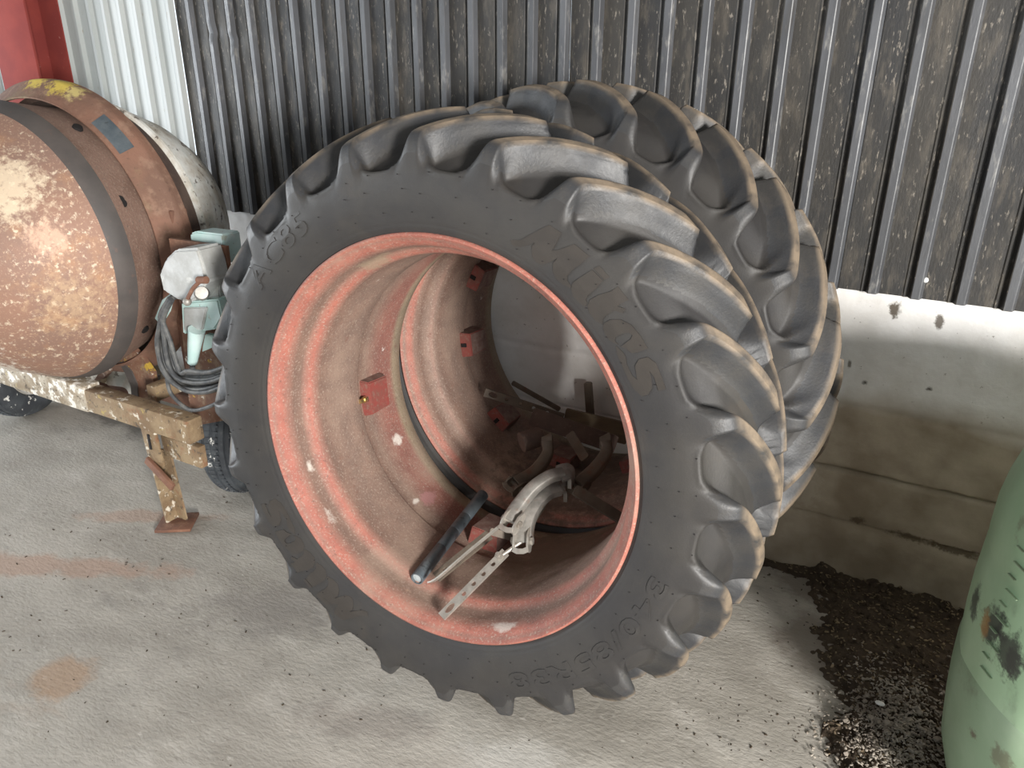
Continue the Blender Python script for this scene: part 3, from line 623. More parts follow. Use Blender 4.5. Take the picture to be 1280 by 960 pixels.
def flatbar(name, p0, p1, wdt, thk, mt, label=None, cat=None, holes=0, slot=False, parent=None, nrm=None):
    """flat bar with real round holes"""
    p0 = Vector(p0); p1 = Vector(p1); t = (p1-p0); L = t.length; t.normalize()
    n = Vector(nrm) if nrm is not None else Vector((0, -.45, .9)); n = (n-t*n.dot(t)).normalized(); s = t.cross(n)
    bm = bmesh.new()
    def V(x, y, z): return bm.verts.new(p0+t*x+s*y+n*z)
    cells = []; x = .012
    hs = []
    if slot: hs.append((.03, .016, .009)); x = .06
    for i in range(holes): hs.append((x+.02+i*(L-x-.03)/max(holes, 1), .0065, .0065))
    hs.sort(); cuts = [0]
    for i in range(len(hs)-1): cuts.append((hs[i][0]+hs[i+1][0])/2)
    cuts.append(L); cuts = cuts if hs else [0, L]
    if not hs:
        prism(bm, [(0, -wdt/2+.004), (.004, -wdt/2), (L-.004, -wdt/2), (L, -wdt/2+.004), (L, wdt/2-.004), (L-.004, wdt/2), (.004, wdt/2), (0, wdt/2-.004)], p0-n*thk/2, t, s, n, thk)
    else:
        m_ = 16
        for (hx, ra, rb), xa, xb in zip(hs, cuts[:-1], cuts[1:]):
            outer = []; inner = []
            for i in range(m_):
                an = 2*math.pi*i/m_+math.pi/m_; c_, s_ = math.cos(an), math.sin(an)
                inner.append((hx+ra*c_, rb*s_))
                kx = ((xb-hx) if c_ > 0 else (hx-xa))/max(abs(c_), 1e-6); ky = (wdt/2)/max(abs(s_), 1e-6); k_ = min(kx, ky)
                outer.append((hx+k_*c_, k_*s_))
            # snap corners
            for cx in (xa, xb):
                for cy in (-wdt/2, wdt/2):
                    j = min(range(m_), key=lambda q: abs(outer[q][0]-cx)+abs(outer[q][1]-cy)); outer[j] = (cx, cy)
            R4 = [[V(x_, y_, z_) for x_, y_ in ring_] for z_ in (thk/2, -thk/2) for ring_ in (outer, inner)]
            for i in range(m_):
                j = (i+1) % m_
                bm.faces.new((R4[0][i], R4[0][j], R4[1][j], R4[1][i])); bm.faces.new((R4[2][j], R4[2][i], R4[3][i], R4[3][j]))
                bm.faces.new((R4[1][i], R4[1][j], R4[3][j], R4[3][i])); bm.faces.new((R4[0][j], R4[0][i], R4[2][i], R4[2][j]))
    o = bm_obj(name, bm, mt, parent, 30)
    if label: tag(o, label, cat)
    return o
# the grey pipe
p0 = incyl(521, 724, .415); p1 = incyl(598, 622, .395)
p0 = depth_pt(521, 724, .075); p1 = depth_pt(604, 618, .50)
bm = bmesh.new(); dv = (p1-p0).normalized()
n_ = 24; rO, rI = .0185, .0150
prof = [(0, rO-.002), (.002, rO), ((p1-p0).length-.002, rO), ((p1-p0).length, rO-.003), ((p1-p0).length, .001)]
for i_, cut in enumerate((.10, .19, .29)): pass
L_ = (p1-p0).length
prof = [(.02, .0005), (.014, rI), (0, rI), (0, rO-.001), (.002, rO)]
for cpos in (.33, .52, .70): prof += [(L_*cpos-.002, rO), (L_*cpos, rO-.0016), (L_*cpos+.002, rO)]
prof += [(L_-.003, rO), (L_, rO-.003), (L_, .0005)]
pipe = revolve('steel_pipe', prof, p0, dv, [M['pipe']], n=32, closed=False)
tag(pipe, 'blue-grey scored pipe slanting across the near rim', 'pipe')
bm = bmesh.new(); cyl(bm, p0+dv*.006, p0+dv*.014, rI-.0003, n=24); po = bm_obj('pipe_plug', bm, M['pipe_in'], pipe); po['label'] = 'pale chalky plug in the pipe mouth'

def claw(bm, path, w0, w1, th, up, bulge=0):
    """pressed channel arm, tapering"""
    P = smooth_path(path, 10)
    prof = [(-.5, -.5), (-.5, .35), (-.38, .5), (.38, .5), (.5, .35), (.5, -.5), (.36, -.5), (.36, .25), (-.36, .25), (-.36, -.5)]
    sweep(bm, P, prof, lambda t: ((w0+(w1-w0)*t)*(1+bulge*math.sin(math.pi*t)), th*(1-.25*t)), up)
def lever(name_label, arm, bar0, bar1, yoke, holes, slot, thin_rod=None, dark=False, group=None, wide=1.0):
    base = min((Vector(p) for p in arm), key=lambda v: v.z)
    t = empty('clamp_lever', base, name_label, 'lever', group)
    ms = M['steel_dark'] if dark else M['steel']; mb = M['steel_dark'] if dark else M['steel_bright']
    bm = bmesh.new(); claw(bm, arm, .036*wide**.5, .030*wide, .030, (0, -.7, .7), .0 if (dark or thin_rod) else .15); bm_obj('claw_arm', bm, ms, t, 50)
    # hooked toe of the claw
    bm = bmesh.new(); e = Vector(arm[-1]); dr_ = (Vector(arm[-1])-Vector(arm[-2])).normalized()
    sweep(bm, smooth_path([e-dr_*.012, e+dr_*.012, e+dr_*.024+Vector((0, 0, -.012)), e+dr_*.026+Vector((0, 0, -.046))], 4), rect(.034 if dark else .05, .012), lambda q: 1-.15*q, (0, -.7, .7)); bm_obj('claw_toe', bm, ms, t, 40)
    # yoke: two cheeks and a pin
    y = Vector(yoke); d = (Vector(arm[1])-Vector(arm[0])).normalized(); up_ = Vector((0, -.6, .8)); s = d.cross(up_).normalized(); u2 = s.cross(d)
    bm = bmesh.new()
    for sg in (-1, 1):
        prism(bm, [(-.030, -.008), (-.022, -.018), (.012, -.020), (.034, -.010), (.034, .008), (.010, .020), (-.018, .016), (-.030, .006)], y+s*(sg*.019)-s*.0025, d, u2, s, .005)
    sweep(bm, [y+s*-.02-d*.026+u2*.01, y-s*.008-d*.032+u2*.012, y+s*.008-d*.032+u2*.012, y+s*.02-d*.026+u2*.01], rect(.004, .014), 1, d)
    bm_obj('yoke', bm, mb, t, 40)
    bm = bmesh.new(); cyl(bm, y-s*.027, y+s*.027, .006, n=14); cyl(bm, y-s*.030, y-s*.023, .0105, n=6); cyl(bm, y+s*.023, y+s*.030, .0105, n=6); bm_obj('pivot_bolt', bm, mb, t, 30)
    if bar0 is not None:
        b = flatbar('perforated_bar' if holes else 'flat_bar', bar0, bar1, .026, .006, mb, holes=holes, slot=slot, parent=t)
        bm = bmesh.new(); q = Vector(bar1)-(Vector(bar1)-Vector(bar0)).normalized()*.02; cyl(bm, q, q+Vector((0, -.012, .016)), .009, n=6); cyl(bm, q+Vector((0, -.012, .016)), q+Vector((0, -.015, .021)), .006, n=10); bm_obj('bolt', bm, mb, t, 30)
        bm = bmesh.new(); tube(bm, [Vector(bar1)-(Vector(bar1)-Vector(bar0)).normalized()*.01, y], .0055, 10, 1); bm_obj('threaded_rod', bm, mb, t, 40)
    if thin_rod:
        bm = bmesh.new(); sweep(bm, smooth_path(thin_rod, 6), rect(.004, .012), 1, (0, -.8, .6)); bm_obj('strap_handle', bm, mb, t, 40)
    return t
dp = depth_pt
# second claw (lower one), with the perforated bar reaching over the lip
lever('grey clamp lever with perforated flat bar poking out over the near rim lip', [dp(653, 680, .20), dp(656, 650, .245), dp(667, 627, .29), dp(682, 613, .33), dp(698, 608, .36)], dp(552, 771, .0), dp(632, 690, .165), dp(653, 676, .20), 4, True, wide=1.75)
lever('upper grey clamp lever with long claw and thin strap handle beside the pipe', [dp(635, 652, .20), dp(648, 632, .245), dp(666, 610, .29), dp(686, 596, .33), dp(704, 591, .36)], None, None, dp(640, 652, .20), 0, False,
      thin_rod=[dp(536, 728, .065), dp(548, 722, .07), dp(585, 690, .12), dp(628, 655, .19)])
# dark levers further back, half in shade
lever('rusty brown clamp lever with a hooked neck in the middle of the rear rim', [dp(645, 604, .36), dp(668, 590, .42), dp(684, 568, .48), dp(684, 552, .50)], None, None, dp(645, 606, .36), 0, False, dark=True)
lever('dark clamp lever with a hooked neck deepest in the shade at the right', [dp(722, 606, .40), dp(742, 588, .46), dp(758, 566, .52), dp(757, 552, .54)], None, None, dp(722, 608, .40), 0, False, dark=True)
flatbar('slotted_bar', dp(606, 490, .80), dp(704, 522, .92), .030, .010, M['steel_dark'], 'olive slotted bar with bolts lying high along the rear rim', 'bar', holes=4, slot=True, nrm=(0, -1, .3))
flatbar('flat_bar', dp(640, 478, 1.0), dp(700, 512, 1.05), .018, .006, M['steel_dark'], 'thin dark flat bar leaning in the back opening of the rear rim', 'bar', nrm=(0, -1, .3))
flatbar('flat_bar', dp(664, 520, .70), dp(770, 556, .80), .058, .012, M['darkbrown'], 'broad rusty flat plate lying below the slotted bar', 'bar', nrm=(0, -1, .5))
flatbar('wooden_batten', dp(705, 523, .95), dp(785, 542, 1.02), .075, .045, M['wood'], 'old tan wooden batten lying at the back of the rear rim', 'batten', nrm=(0, -1, .4))
flatbar('wooden_batten', dp(735, 478, 1.10), dp(738, 520, 1.10), .026, .02, M['steel_dark'], 'short dark upright batten against the wall seen through the rims', 'batten', nrm=(0, -1, 0))
flatbar('flat_bar', dp(700, 592, .40), dp(652, 668, .24), .030, .010, M['steel_dark'], 'dark holed flat bar lying under the two grey levers', 'bar', holes=5, nrm=(0, -.8, .6))
flatbar('flat_bar', dp(712, 542, .62), dp(732, 574, .56), .030, .008, M['steel_dark'], 'short dark strap bar crossing in front of the rusty plate', 'bar', nrm=(0, -.8, .6))
flatbar('flat_bar', dp(718, 612, .34), dp(776, 648, .38), .030, .010, M['steel_dark'], 'dark flat bar lying on the shaded bottom right of the near rim', 'bar', nrm=(0, -.5, .8))
flatbar('flat_bar', dp(612, 664, .20), dp(650, 674, .25), .020, .005, M['steel_dark'], 'short flat strap lying between the two grey levers', 'bar', nrm=(0, -.8, .6))
flatbar('angle_bar', dp(545, 722, .09), dp(612, 668, .22), .030, .008, M['steel_dark'], 'dark holed flat bar lying between the pipe and the thin strap', 'bar', holes=3, nrm=(0, -.6, .8))
# shaped weight / lug near the dark lever
bm = bmesh.new(); c0 = dp(663, 548, .55); cyl(bm, c0+Vector((-.02, -.02, -.01)), c0+Vector((.02, .03, 0)), .032, .030, 18); o = bm_obj('iron_weight', bm, M['darkbrown']); tag(o, 'round rusty iron plug resting beside the hooked lever', 'weight')

# ------------------------------------------------------------------ green plastic drum
def barrel():
    c = Vector((.56, 1.69, 0))
    prof = [(0.0, .001), (0, .225), (.012, .243), (.05, .274), (.12, .306), (.19, .327), (.29, .342), (.37, .348), (.438, .3495), (.452, .3465), (.52, .350), (.60, .351), (.69, .3475), (.705, .343), (.72, .3475), (.79, .347), (.84, .341), (.89, .329), (.95, .308), (1.0, .27), (1.03, .2), (1.035, .001)]
    def onsurf(px, py, rr=.348):
        d = ray(px, py); a = d[0]**2+d[1]**2; b = -2*(d[0]*c.x+d[1]*c.y); cc = c.x**2+c.y**2-rr*rr; k = (-b-math.sqrt(max(b*b-4*a*cc, 0)))/2/a; return (d[0]*k-c.x, d[1]*k-c.y, H+d[2]*k)
    K_ = (.035, .035, .03)
    spots(M['drumplastic'], [(onsurf(1219, 752), (.035, .035, .06), K_, .85), (onsurf(1240, 782), (.05, .05, .07), K_, .9), (onsurf(1230, 780), (.02, .02, .05), (.38, .2, .06), .7), (onsurf(1258, 815), (.06, .06, .07), K_, .9), (onsurf(1268, 830), (.03, .03, .04), K_, .8), (onsurf(1274, 640), (.02, .02, .09), (.2, .2, .13), .6)], 38)
    spots(M['drumlow'], [(onsurf(1212, 918), .022, (.10, .06, .04), .8), (onsurf(1250, 950), .04, (.12, .08, .05), .6)], 50)
    t = empty('plastic_drum', c, 'pale green plastic drum with dark smears at the right edge', 'drum')
    def part(name, pf, mt, faceted):
        n = 96; th = np.linspace(0, 2*math.pi, n, endpoint=False)
        fac = 1-.014*np.abs(np.sin(th*5.5+.4))**.6*1.0 if faceted else np.ones(n)
        Zs = np.array([p[0] for p in pf]); Rs = np.array([p[1] for p in pf]); k = len(pf)
        w_ = np.clip((Zs-.2)/.1, 0, 1)*np.clip((1.0-Zs)/.1, 0, 1)
        RR = Rs[None]*(1+(fac[:, None]-1)*w_[None])
        V = np.stack([np.cos(th)[:, None]*RR, np.sin(th)[:, None]*RR, np.tile(Zs, (n, 1))], -1).reshape(-1, 3)
        I, J = np.meshgrid(np.arange(n), np.arange(k-1), indexing='ij'); I2 = (I+1) % n
        return link(name, grid_mesh(name, V, np.stack([I*k+J, I2*k+J, I2*k+J+1, I*k+J+1], -1).reshape(-1, 4)), mt, t, 50)
    part('drum_base', prof[:10], M['drumlow'], True).__setitem__('label', 'darker green lower part with liquid behind it')
    part('drum_body', prof[9:], M['drumplastic'], True)
    # raised label panel edge
    bm = bmesh.new()
    for i in range(14): pass
    P = []
    for (an, z) in ((236, .84), (236, .52), (239, .505), (262, .505)):
        rr = np.interp(z, [p[0] for p in prof], [p[1] for p in prof])+.001; P.append(c+Vector((rr*math.cos(math.radians(an)), rr*math.sin(math.radians(an)), z)))
    sweep(bm, P, rect(.006, .005), 1, (-1, -1, 0)); bm_obj('panel_edge', bm, M['whiteflake'], t)
    # embossed scale marks
    for i in range(10):
        z = .50+.032*i; rr = np.interp(z, [p[0] for p in prof], [p[1] for p in prof])
        an = 207 if i % 2 else 209
        q = c+Vector((rr*.992*math.cos(math.radians(an)), rr*.992*math.sin(math.radians(an)), z)); bm = bmesh.new(); box(bm, q, (.006, .022 if i % 2 else .036, .0018), Matrix.Rotation(math.radians(an-180), 3, 'Z')); bm_obj('scale_mark', bm, M['drumlow'], t)
    bm = bmesh.new(); cyl(bm, c+Vector((-.12, 0, 1.03)), c+Vector((-.12, 0, 1.065)), .035, n=24); bm_obj('screw_cap', bm, M['band'], t)
    return t
barrel()

# ------------------------------------------------------------------ soil, chaff and litter
def heap_h(X, Y):
    x = X; d = np.clip((2.46-Y)/.5, 0, 2)
    edge = sstep(x, -.30, .12)*(1-.2*d)
    n = vnoise(x, Y, 7, 21)*.42+vnoise(x, Y, 31, 22)*.3+vnoise(x, Y, 83, 23)*.28
    xl = -.13+.30*np.clip((2.35-Y)/.6, -1, 1.3)*.5      # left boundary moves right as it comes forward
    m = sstep(x+.16*(n-.5), xl-.02, xl+.08)
    hh = m*(.012+.022*n)+.03*np.exp(-((x-.16)/.10)**2-((Y-1.87)/.10)**2)*n
    strip = np.exp(-((Y-2.46)/.05)**2)*sstep(x, -.5, -.35)*.03*n
    ins = sstep(np.hypot(X-.56, Y-1.69), .20, .26)
    return (hh+strip)*ins
def soil_fn(X, Y): return np.stack([X, Y, heap_h(X, Y)-.008], -1)
so = height_sheet('soil_heap', np.linspace(-.5, 1.3, 420), np.linspace(1.35, 2.48, 270), soil_fn, M['soil'], None)
tag(so, 'dark crumbly soil drifted along the wall foot by the green drum', 'soil', kind='stuff')
def flakes(name, n, pos, mats, label, sz=(.004, .014)):
    V = []; Fa = []
    for i in range(n):
        x, y, z = pos(); a = random.uniform(0, 6.28); l = random.uniform(*sz); w_ = l*random.uniform(.15, .6); t = random.uniform(-.5, .5); h = l*.12+.0006
        ca, sa = math.cos(a), math.sin(a); k = len(V)
        for dx, dy, dz in ((-l, -w_, 0), (l, -w_, 0), (l, w_, 0), (-l, w_, 0), (-l*.8, -w_*.8, h), (l*.8, -w_*.8, h), (l*.8, w_*.8, h), (-l*.8, w_*.8, h)):
            V.append((x+(dx*ca-dy*sa)*.5, y+(dx*sa+dy*ca)*.5, z+dz+dx*t*.35+abs(l*t*.35)))
        Fa += [(k+a_, k+b_, k+c_, k+d_) for a_, b_, c_, d_ in ((3, 2, 1, 0), (4, 5, 6, 7), (0, 1, 5, 4), (1, 2, 6, 5), (2, 3, 7, 6), (3, 0, 4, 7))]
    o = link(name, grid_mesh(name, V, Fa), mats); return tag(o, label, 'debris', kind='stuff')
def clods(name, n, pos, mt, label, smin, smax):
    bm = bmesh.new()
    for i in range(n):
        p = pos(); r_ = random.uniform(smin, smax)*random.random()**1.5+smin*.5; q = bmesh.ops.create_icosphere(bm, subdivisions=1, radius=r_)['verts']
        for v in q: v.co = Vector((v.co.x*random.uniform(.7, 1.3), v.co.y*random.uniform(.7, 1.3), v.co.z*random.uniform(.5, .9)))+Vector(p)
    me = bpy.data.meshes.new(name); bm.to_mesh(me); bm.free(); o = link(name, me, mt); return tag(o, label, 'debris', kind='stuff')
def soil_pos():
    while True:
        x = random.uniform(-.3, .75); y = random.uniform(1.5, 2.45); h = float(heap_h(np.array([x]), np.array([y]))[0])
        if h > .008: return x, y, h-.007
clods('soil_clods', 900, soil_pos, M['soil'], 'dark crumbs of soil lying over the soil drift', .004, .014)
flakes('chaff', 2200, soil_pos, M['flake'], 'straw flakes and chaff strewn over the dark soil', (.003, .013))
def heap_pos():
    x = random.gauss(.16, .075); y = random.gauss(1.80, .12); h = float(heap_h(np.array([x]), np.array([y]))[0]); return x, y, h-.006+random.random()*.012
clods('grey_clods', 160, heap_pos, M['flake_pale'], 'grey lumps in the pale chaff heap', .003, .012)
flakes('pale_chaff', 2600, heap_pos, M['flake_pale'], 'heap of pale chaff on the floor left of the green drum', (.003, .013))
def floor_pos():
    if random.random() < .35: q = onfloor(random.uniform(850, 1100), random.uniform(700, 940))
    else: q = onfloor(random.uniform(-20, 1100), random.uniform(600, 980))
    return q.x, min(q.y, 2.4), -.004
flakes('floor_crumbs', 620, floor_pos, M['soil'], 'dark crumbs scattered on the concrete floor', (.003, .010))
bm = bmesh.new(); q = onfloor(1100, 879, .05); bmesh.ops.create_icosphere(bm, subdivisions=2, radius=.010); bmesh.ops.scale(bm, vec=(1.3, .8, .5), verts=bm.verts); bmesh.ops.translate(bm, vec=q, verts=bm.verts)
tag(bm_obj('white_chip', bm, M['white']), 'small bright white chip lying on the pale chaff heap', 'chip')

bm = bmesh.new(); bmesh.ops.create_uvsphere(bm, u_segments=12, v_segments=8, radius=.008); bmesh.ops.translate(bm, vec=atY(1157, 350, WY-.016), verts=bm.verts)
tag(bm_obj('snail_shell', bm, M['white'], None, 60), 'tiny white snail shell stuck on the black cladding at the right', 'shell')
bm = bmesh.new(); q = atY(868, 143, WY-.036); box(bm, q, (.016, .01, .03), None, .002); cyl(bm, q+Vector((-.02, 0, .012)), q+Vector((0, 0, .014)), .004, n=8)
tag(bm_obj('metal_clip', bm, M['whiteflake'], None, 30), 'small pale metal clip on the black cladding above the second tyre', 'clip')
# ------------------------------------------------------------------ concrete mixer on two small wheels
AX = _unit([-.077, 1, .031]); RC = np.array([-2.86, 1.75, -.623+H])
mx = empty('concrete_mixer', Vector((-2.7, 1.7, 0)), 'old rusty towable concrete mixer with white-flecked drum behind the wheels', 'mixer')
for k_, c_ in (('bowl', None),):
    bw = lambda px, py: tuple(Vector(ray(px, py))*float(1.38/ray(px, py)[1])+Vector((0, 0, H))-Vector((-2.7, 1.7, 0)))
    W_ = (.86, .80, .70)
    spots(M['bowl'], [(bw(5, 390), .20, W_, .9), (bw(15, 330), .16, W_, .85), (bw(12, 240), .16, (.80, .66, .48), .75), (bw(50, 215), .12, (.72, .55, .38), .6), (bw(60, 300), .10, (.75, .5, .36), .6), (bw(10, 440), .16, W_, .8), (bw(100, 400), .22, (.60, .42, .26), .55)], 42)
M['ringrust'] = mat('rusty_ring', (.24, .125, .085), (.18, .10, .07), 7, .8, .05, layers=[((.32, .20, .14), 22, .5, .68, .6), ((.24, .21, .11), 5, .55, .7, .5), ((.10, .06, .045), 60, .58, .7, .5)], bump=.5, bscale=90)
rg = lambda px, py: tuple(Vector(ray(px, py))*float(1.74/ray(px, py)[1])+Vector((0, 0, H))-Vector((-2.7, 1.7, 0)))
spots(M['ringrust'], [(rg(52, 104), .07, (.62, .47, .08), .9), (rg(78, 108), .07, (.62, .47, .08), .9), (rg(95, 116), .05, (.66, .55, .2), .7)], 60)
revolve('drum_bowl', [(-.60, .001), (-.597, .12), (-.575, .20), (-.50, .31), (-.40, .395), (-.30, .453), (-.245, .480), (-.245, .465), (-.30, .44), (-.40, .38), (-.56, .20), (-.58, .001)], RC, AX, M['bowl'], mx, 128, closed=False)
revolve('drum_band', [(-.245, .480), (-.225, .4915), (-.20, .500), (-.182, .503), (-.19, .49), (-.24, .465)], RC, AX, M['band'], mx, 128)['label'] = 'dark smooth band round the drum'
revolve('drum_section', [(-.182, .503), (-.172, .500), (-.09, .482), (.0, .466), (.05, .455), (.05, .44), (-.17, .485)], RC, AX, M['section'], mx, 128)
fl_ = revolve('ring_flange', [(-.073, .500), (-.074, .505), (-.068, .508), (-.006, .553), (.000, .557), (.010, .559), (.04, .557), (.04, .548), (.008, .547), (-.065, .498)], RC, AX, M['ringrust'], mx, 160)
u_ = _unit(np.cross(AX, [0, 0, 1])); v_ = np.cross(u_, AX)
def onring(deg, r, t): a = math.radians(deg); return Vector(RC+AX*t+u_*r*math.cos(a)+v_*r*math.sin(a))
def ringpatch(name, d0, d1, r0, r1, t, th, mt, parent, label=None, n=14, jag=0, cone=False):
    bm = bmesh.new(); A = []
    for i in range(n+1):
        d = d0+(d1-d0)*i/n; j0 = random.uniform(-jag, jag); j1 = random.uniform(-jag, jag)
        tf = (lambda r: -.068+.062*(r-.508)/.045) if cone else (lambda r: t)
        A.append([bm.verts.new(onring(d, r, tt)) for r, tt in ((r0+j0, tf(r0)+.001), (r1+j1, tf(r1)+.001), (r1+j1, tf(r1)-th), (r0+j0, tf(r0)-th))])
    for a, b in zip(A, A[1:]):
        for j in range(4): bm.faces.new((a[j], a[(j+1) % 4], b[(j+1) % 4], b[j]))
    bm.faces.new(A[0]); bm.faces.new(A[-1][::-1]); o = bm_obj(name, bm, mt, parent, 40)
    if label: o['label'] = label
    return o
revolve('rear_drum_cone', [(.041, .515), (.10, .496), (.16, .468), (.16, .44), (.041, .49)], RC, AX, M['darkbrown'], mx, 128)
revolve('drum_rim', [(.160, .452), (.162, .462), (.168, .480), (.180, .480), (.186, .470), (.186, .44), (.16, .44)], RC, AX, M['whiteflake'], mx, 128, wob=.002)
revolve('drum_mouth_cone', [(.186, .458), (.25, .445), (.35, .400), (.44, .335), (.445, .32), (.35, .385), (.19, .44)], RC, AX, M['whiteflake'], mx, 128)['label'] = 'pale flaking cone behind the drum rim'
# dark bolt holes in the brown section
for (px, py) in ((97, 159), (153, 254), (150, 250), (181, 412)):
    # intersect ray with drum section cylinder r=.42
    d = ray(px, py); o0 = np.array([0, 0, H]); dpn = d-AX*(d@AX); cp = (RC-o0)-AX*((RC-o0)@AX)
    for rr in (.489,):
        a = dpn@dpn; b = -2*dpn@cp; c = cp@cp-rr*rr; D = b*b-4*a*c
        if D > 0:
            t = (-b-math.sqrt(D))/2/a; p = o0+d*t; nr = _unit((p-RC)-AX*((p-RC)@AX)); bm = bmesh.new()
            cyl(bm, Vector(p-nr*.006), Vector(p+nr*.004), .018, .015, n=14); bm_obj('oil_plug', bm, M['slot'], mx)['label'] = 'dark oily plug on the drum'
# beam across the front, parallel to the wall
b0 = atY(-60, 452, 1.55); b1 = atY(246, 546, 1.55); zt = (b0.z+b1.z)/2
bl, br_ = b0.x, atY(246, 546, 1.55).x; xm = atY(118, 500, 1.55).x
def cbeam(x0, x1, z, mt, nm):
    bm = bmesh.new(); h = .092; sweep(bm, [Vector((x0, 1.55, z)), Vector((x1, 1.55, z))], [(-.035, -h/2), (.035, -h/2), (.035, -h/2+.01), (-.022, -h/2+.01), (-.022, h/2-.01), (.035, h/2-.01), (.035, h/2), (-.035, h/2)], 1, (0, 0, 1)); return bm_obj(nm, bm, mt, mx, 30)
zb = atY(120, 497, 1.55).z
bm = bmesh.new(); box(bm, ((bl+xm)/2, 1.55, zb), (xm-bl, .07, .105), bevel=.006); o = bm_obj('frame_beam', bm, M['lime'], mx); o['label'] = 'white crusted end of the frame beam'
bm = bmesh.new(); box(bm, ((xm+br_)/2, 1.55, zb-.004), (br_-xm, .065, .088), bevel=.005); bm_obj('frame_beam', bm, M['lime_less'], mx)
# small wheels
def small_wheel(c, tilt=0):
    c = Vector(c); ax = Vector((math.cos(tilt), math.sin(tilt), 0)); r = .265
    prof = [(-.055, .155), (-.07, .17), (-.078, .205), (-.070, .235), (-.058, .253), (-.045, r-.004), (-.043, r-.010), (-.036, r-.010), (-.034, r-.002), (-.012, r), (-.010, r-.009), (-.003, r-.009), (-.001, r), (.012, r), (.014, r-.009), (.021, r-.009), (.023, r-.001), (.040, r-.003), (.042, r-.010), (.048, r-.009), (.058, .253), (.070, .235), (.078, .205), (.07, .17), (.055, .155)]
    t_ = revolve('road_tyre', prof, c, ax, M['oldtyre'], mx, 96, smooth=30)
    rm_ = revolve('wheel_rim', [(-.05, .158), (-.03, .15), (.02, .145), (.03, .09), (.045, .05), (.06, .03), (.06, .001), (.05, .001), (.035, .03), (.02, .09), (.045, .14), (.062, .158), (.05, .162), (.0, .15)], c, ax, M['whiteflake'], mx, 64)
    bm = bmesh.new()
    for i in range(72):      # tread blocks across the ribs
        a = 2*math.pi*i/72; u = Vector((0, 0, 1)); s = ax.cross(u)
        p = c+(u*math.cos(a)+s*math.sin(a))*(r+.0015)
        q = Matrix((ax, s*math.cos(a)-u*math.sin(a), u*math.cos(a)+s*math.sin(a))).transposed()
        for k_ in (-.023, .0075): box(bm, p+ax*(k_+.005), (.018, .009, .004), q)
    o = bm_obj('tread_blocks', bm, M['oldtyre'], t_); o['kind'] = 'stuff'
    return t_
pR = atY(281, 640, 1.93)
small_wheel((-2.30, 1.93, .265), .38)
small_wheel((-3.80, 1.90, .265), .38)
# support leg with foot plate
ft = onfloor(222, 655); leg = Vector((ft.x, ft.y, 0)); tp = atY(207, 560, leg.y)
bm = bmesh.new(); sweep(bm, [leg+Vector((0, 0, .012)), leg+Vector((-.025, 0, .30))], [(-.028, -.028), (.028, -.028), (.028, -.02), (-.02, -.02), (-.02, .028), (-.028, .028)], 1, (0, -1, 0)); lg = bm_obj('support_leg', bm, M['lime_less'], mx, 30); lg['label'] = 'rusty angle iron support leg'
bm = bmesh.new(); box(bm, leg+Vector((0, 0, .007)), (.13, .12, .012), Matrix.Rotation(.6, 3, 'Z'), .002); bm_obj('foot_plate', bm, M['rust'], lg)
bm = bmesh.new(); box(bm, leg+Vector((-.03, -.02, .36)), (.075, .012, .17), Matrix.Rotation(-.08, 3, 'Y'), .002)
box(bm, leg+Vector((-.062, .0, .36)), (.010, .05, .17), Matrix.Rotation(-.08, 3, 'Y'), .002); bk = bm_obj('leg_bracket', bm, M['lime_less'], lg)
bm = bmesh.new(); box(bm, leg+Vector((-.03, -.028, .355)), (.010, .006, .06), None, .001); bm_obj('slot', bm, M['slot'], lg)
bm = bmesh.new(); box(bm, leg+Vector((.0, -.032, .235)), (.15, .014, .032), Matrix.Rotation(.6, 3, 'Y'), .002); bm_obj('locking_plate', bm, M['rust'], lg)
bm = bmesh.new(); box(bm, leg+Vector((.09, .02, .33)), (.20, .03, .085), Matrix.Rotation(.0, 3, 'Y'), .004); bm_obj('leg_cross_tube', bm, M['lime_less'], mx)
# pedestal carrying the motor and plug box
YC = 1.60
def Q(px, py, y=YC): return atY(px, py, y)
def plate(name, pix, y, th, mt, parent=mx, label=None, bevel=.0):
    bm = bmesh.new(); P = [atY(a, b, y) for a, b in pix]; A = [bm.verts.new(p) for p in P]; B = [bm.verts.new(p+Vector((0, th, 0))) for p in P]; n = len(P)
    bm.faces.new(A); bm.faces.new(B[::-1])
    for i in range(n): bm.faces.new((A[i], A[(i+1) % n], B[(i+1) % n], B[i]))
    if bevel: bmesh.ops.bevel(bm, geom=list(bm.edges), offset=bevel, segments=2, affect='EDGES')
    o = bm_obj(name, bm, mt, parent, 40)
    if label: o['label'] = label
    return o
plate('pedestal', [(226, 400), (238, 395), (292, 380), (310, 520), (246, 532), (236, 500)], 1.66, .10, M['rust_lichen'], label='rusty pedestal plate under the plug box')
plate('control_plate', [(211, 298), (282, 308), (296, 420), (240, 415), (222, 372)], 1.56, .012, M['rust'], label='rusty back plate of the switch gear')
mh = plate('motor_housing', [(198, 342), (205, 325), (218, 312), (246, 310), (253, 330), (258, 352), (250, 366), (240, 378), (222, 376), (203, 364)], 1.47, .09, M['alu'], bevel=.008, label='dented cast aluminium housing')
plate('housing_cover', [(247, 311), (271, 316), (275, 378), (246, 381), (238, 372), (256, 352)], 1.535, .025, M['alu'], bevel=.004)
plate('grey_junction_box', [(237, 292), (244, 289), (278, 293), (283, 330), (240, 330)], 1.60, .07, M['mint'], bevel=.005, label='pale blue junction box behind the housing')
plate('plug_box', [(226, 378), (272, 374), (277, 398), (268, 412), (228, 418)], 1.50, .06, M['mint'], bevel=.005, label='mint green plug box')
plate('plug_box_front', [(229, 385), (258, 384), (252, 413), (230, 414)], 1.492, .012, M['alu'], bevel=.003)
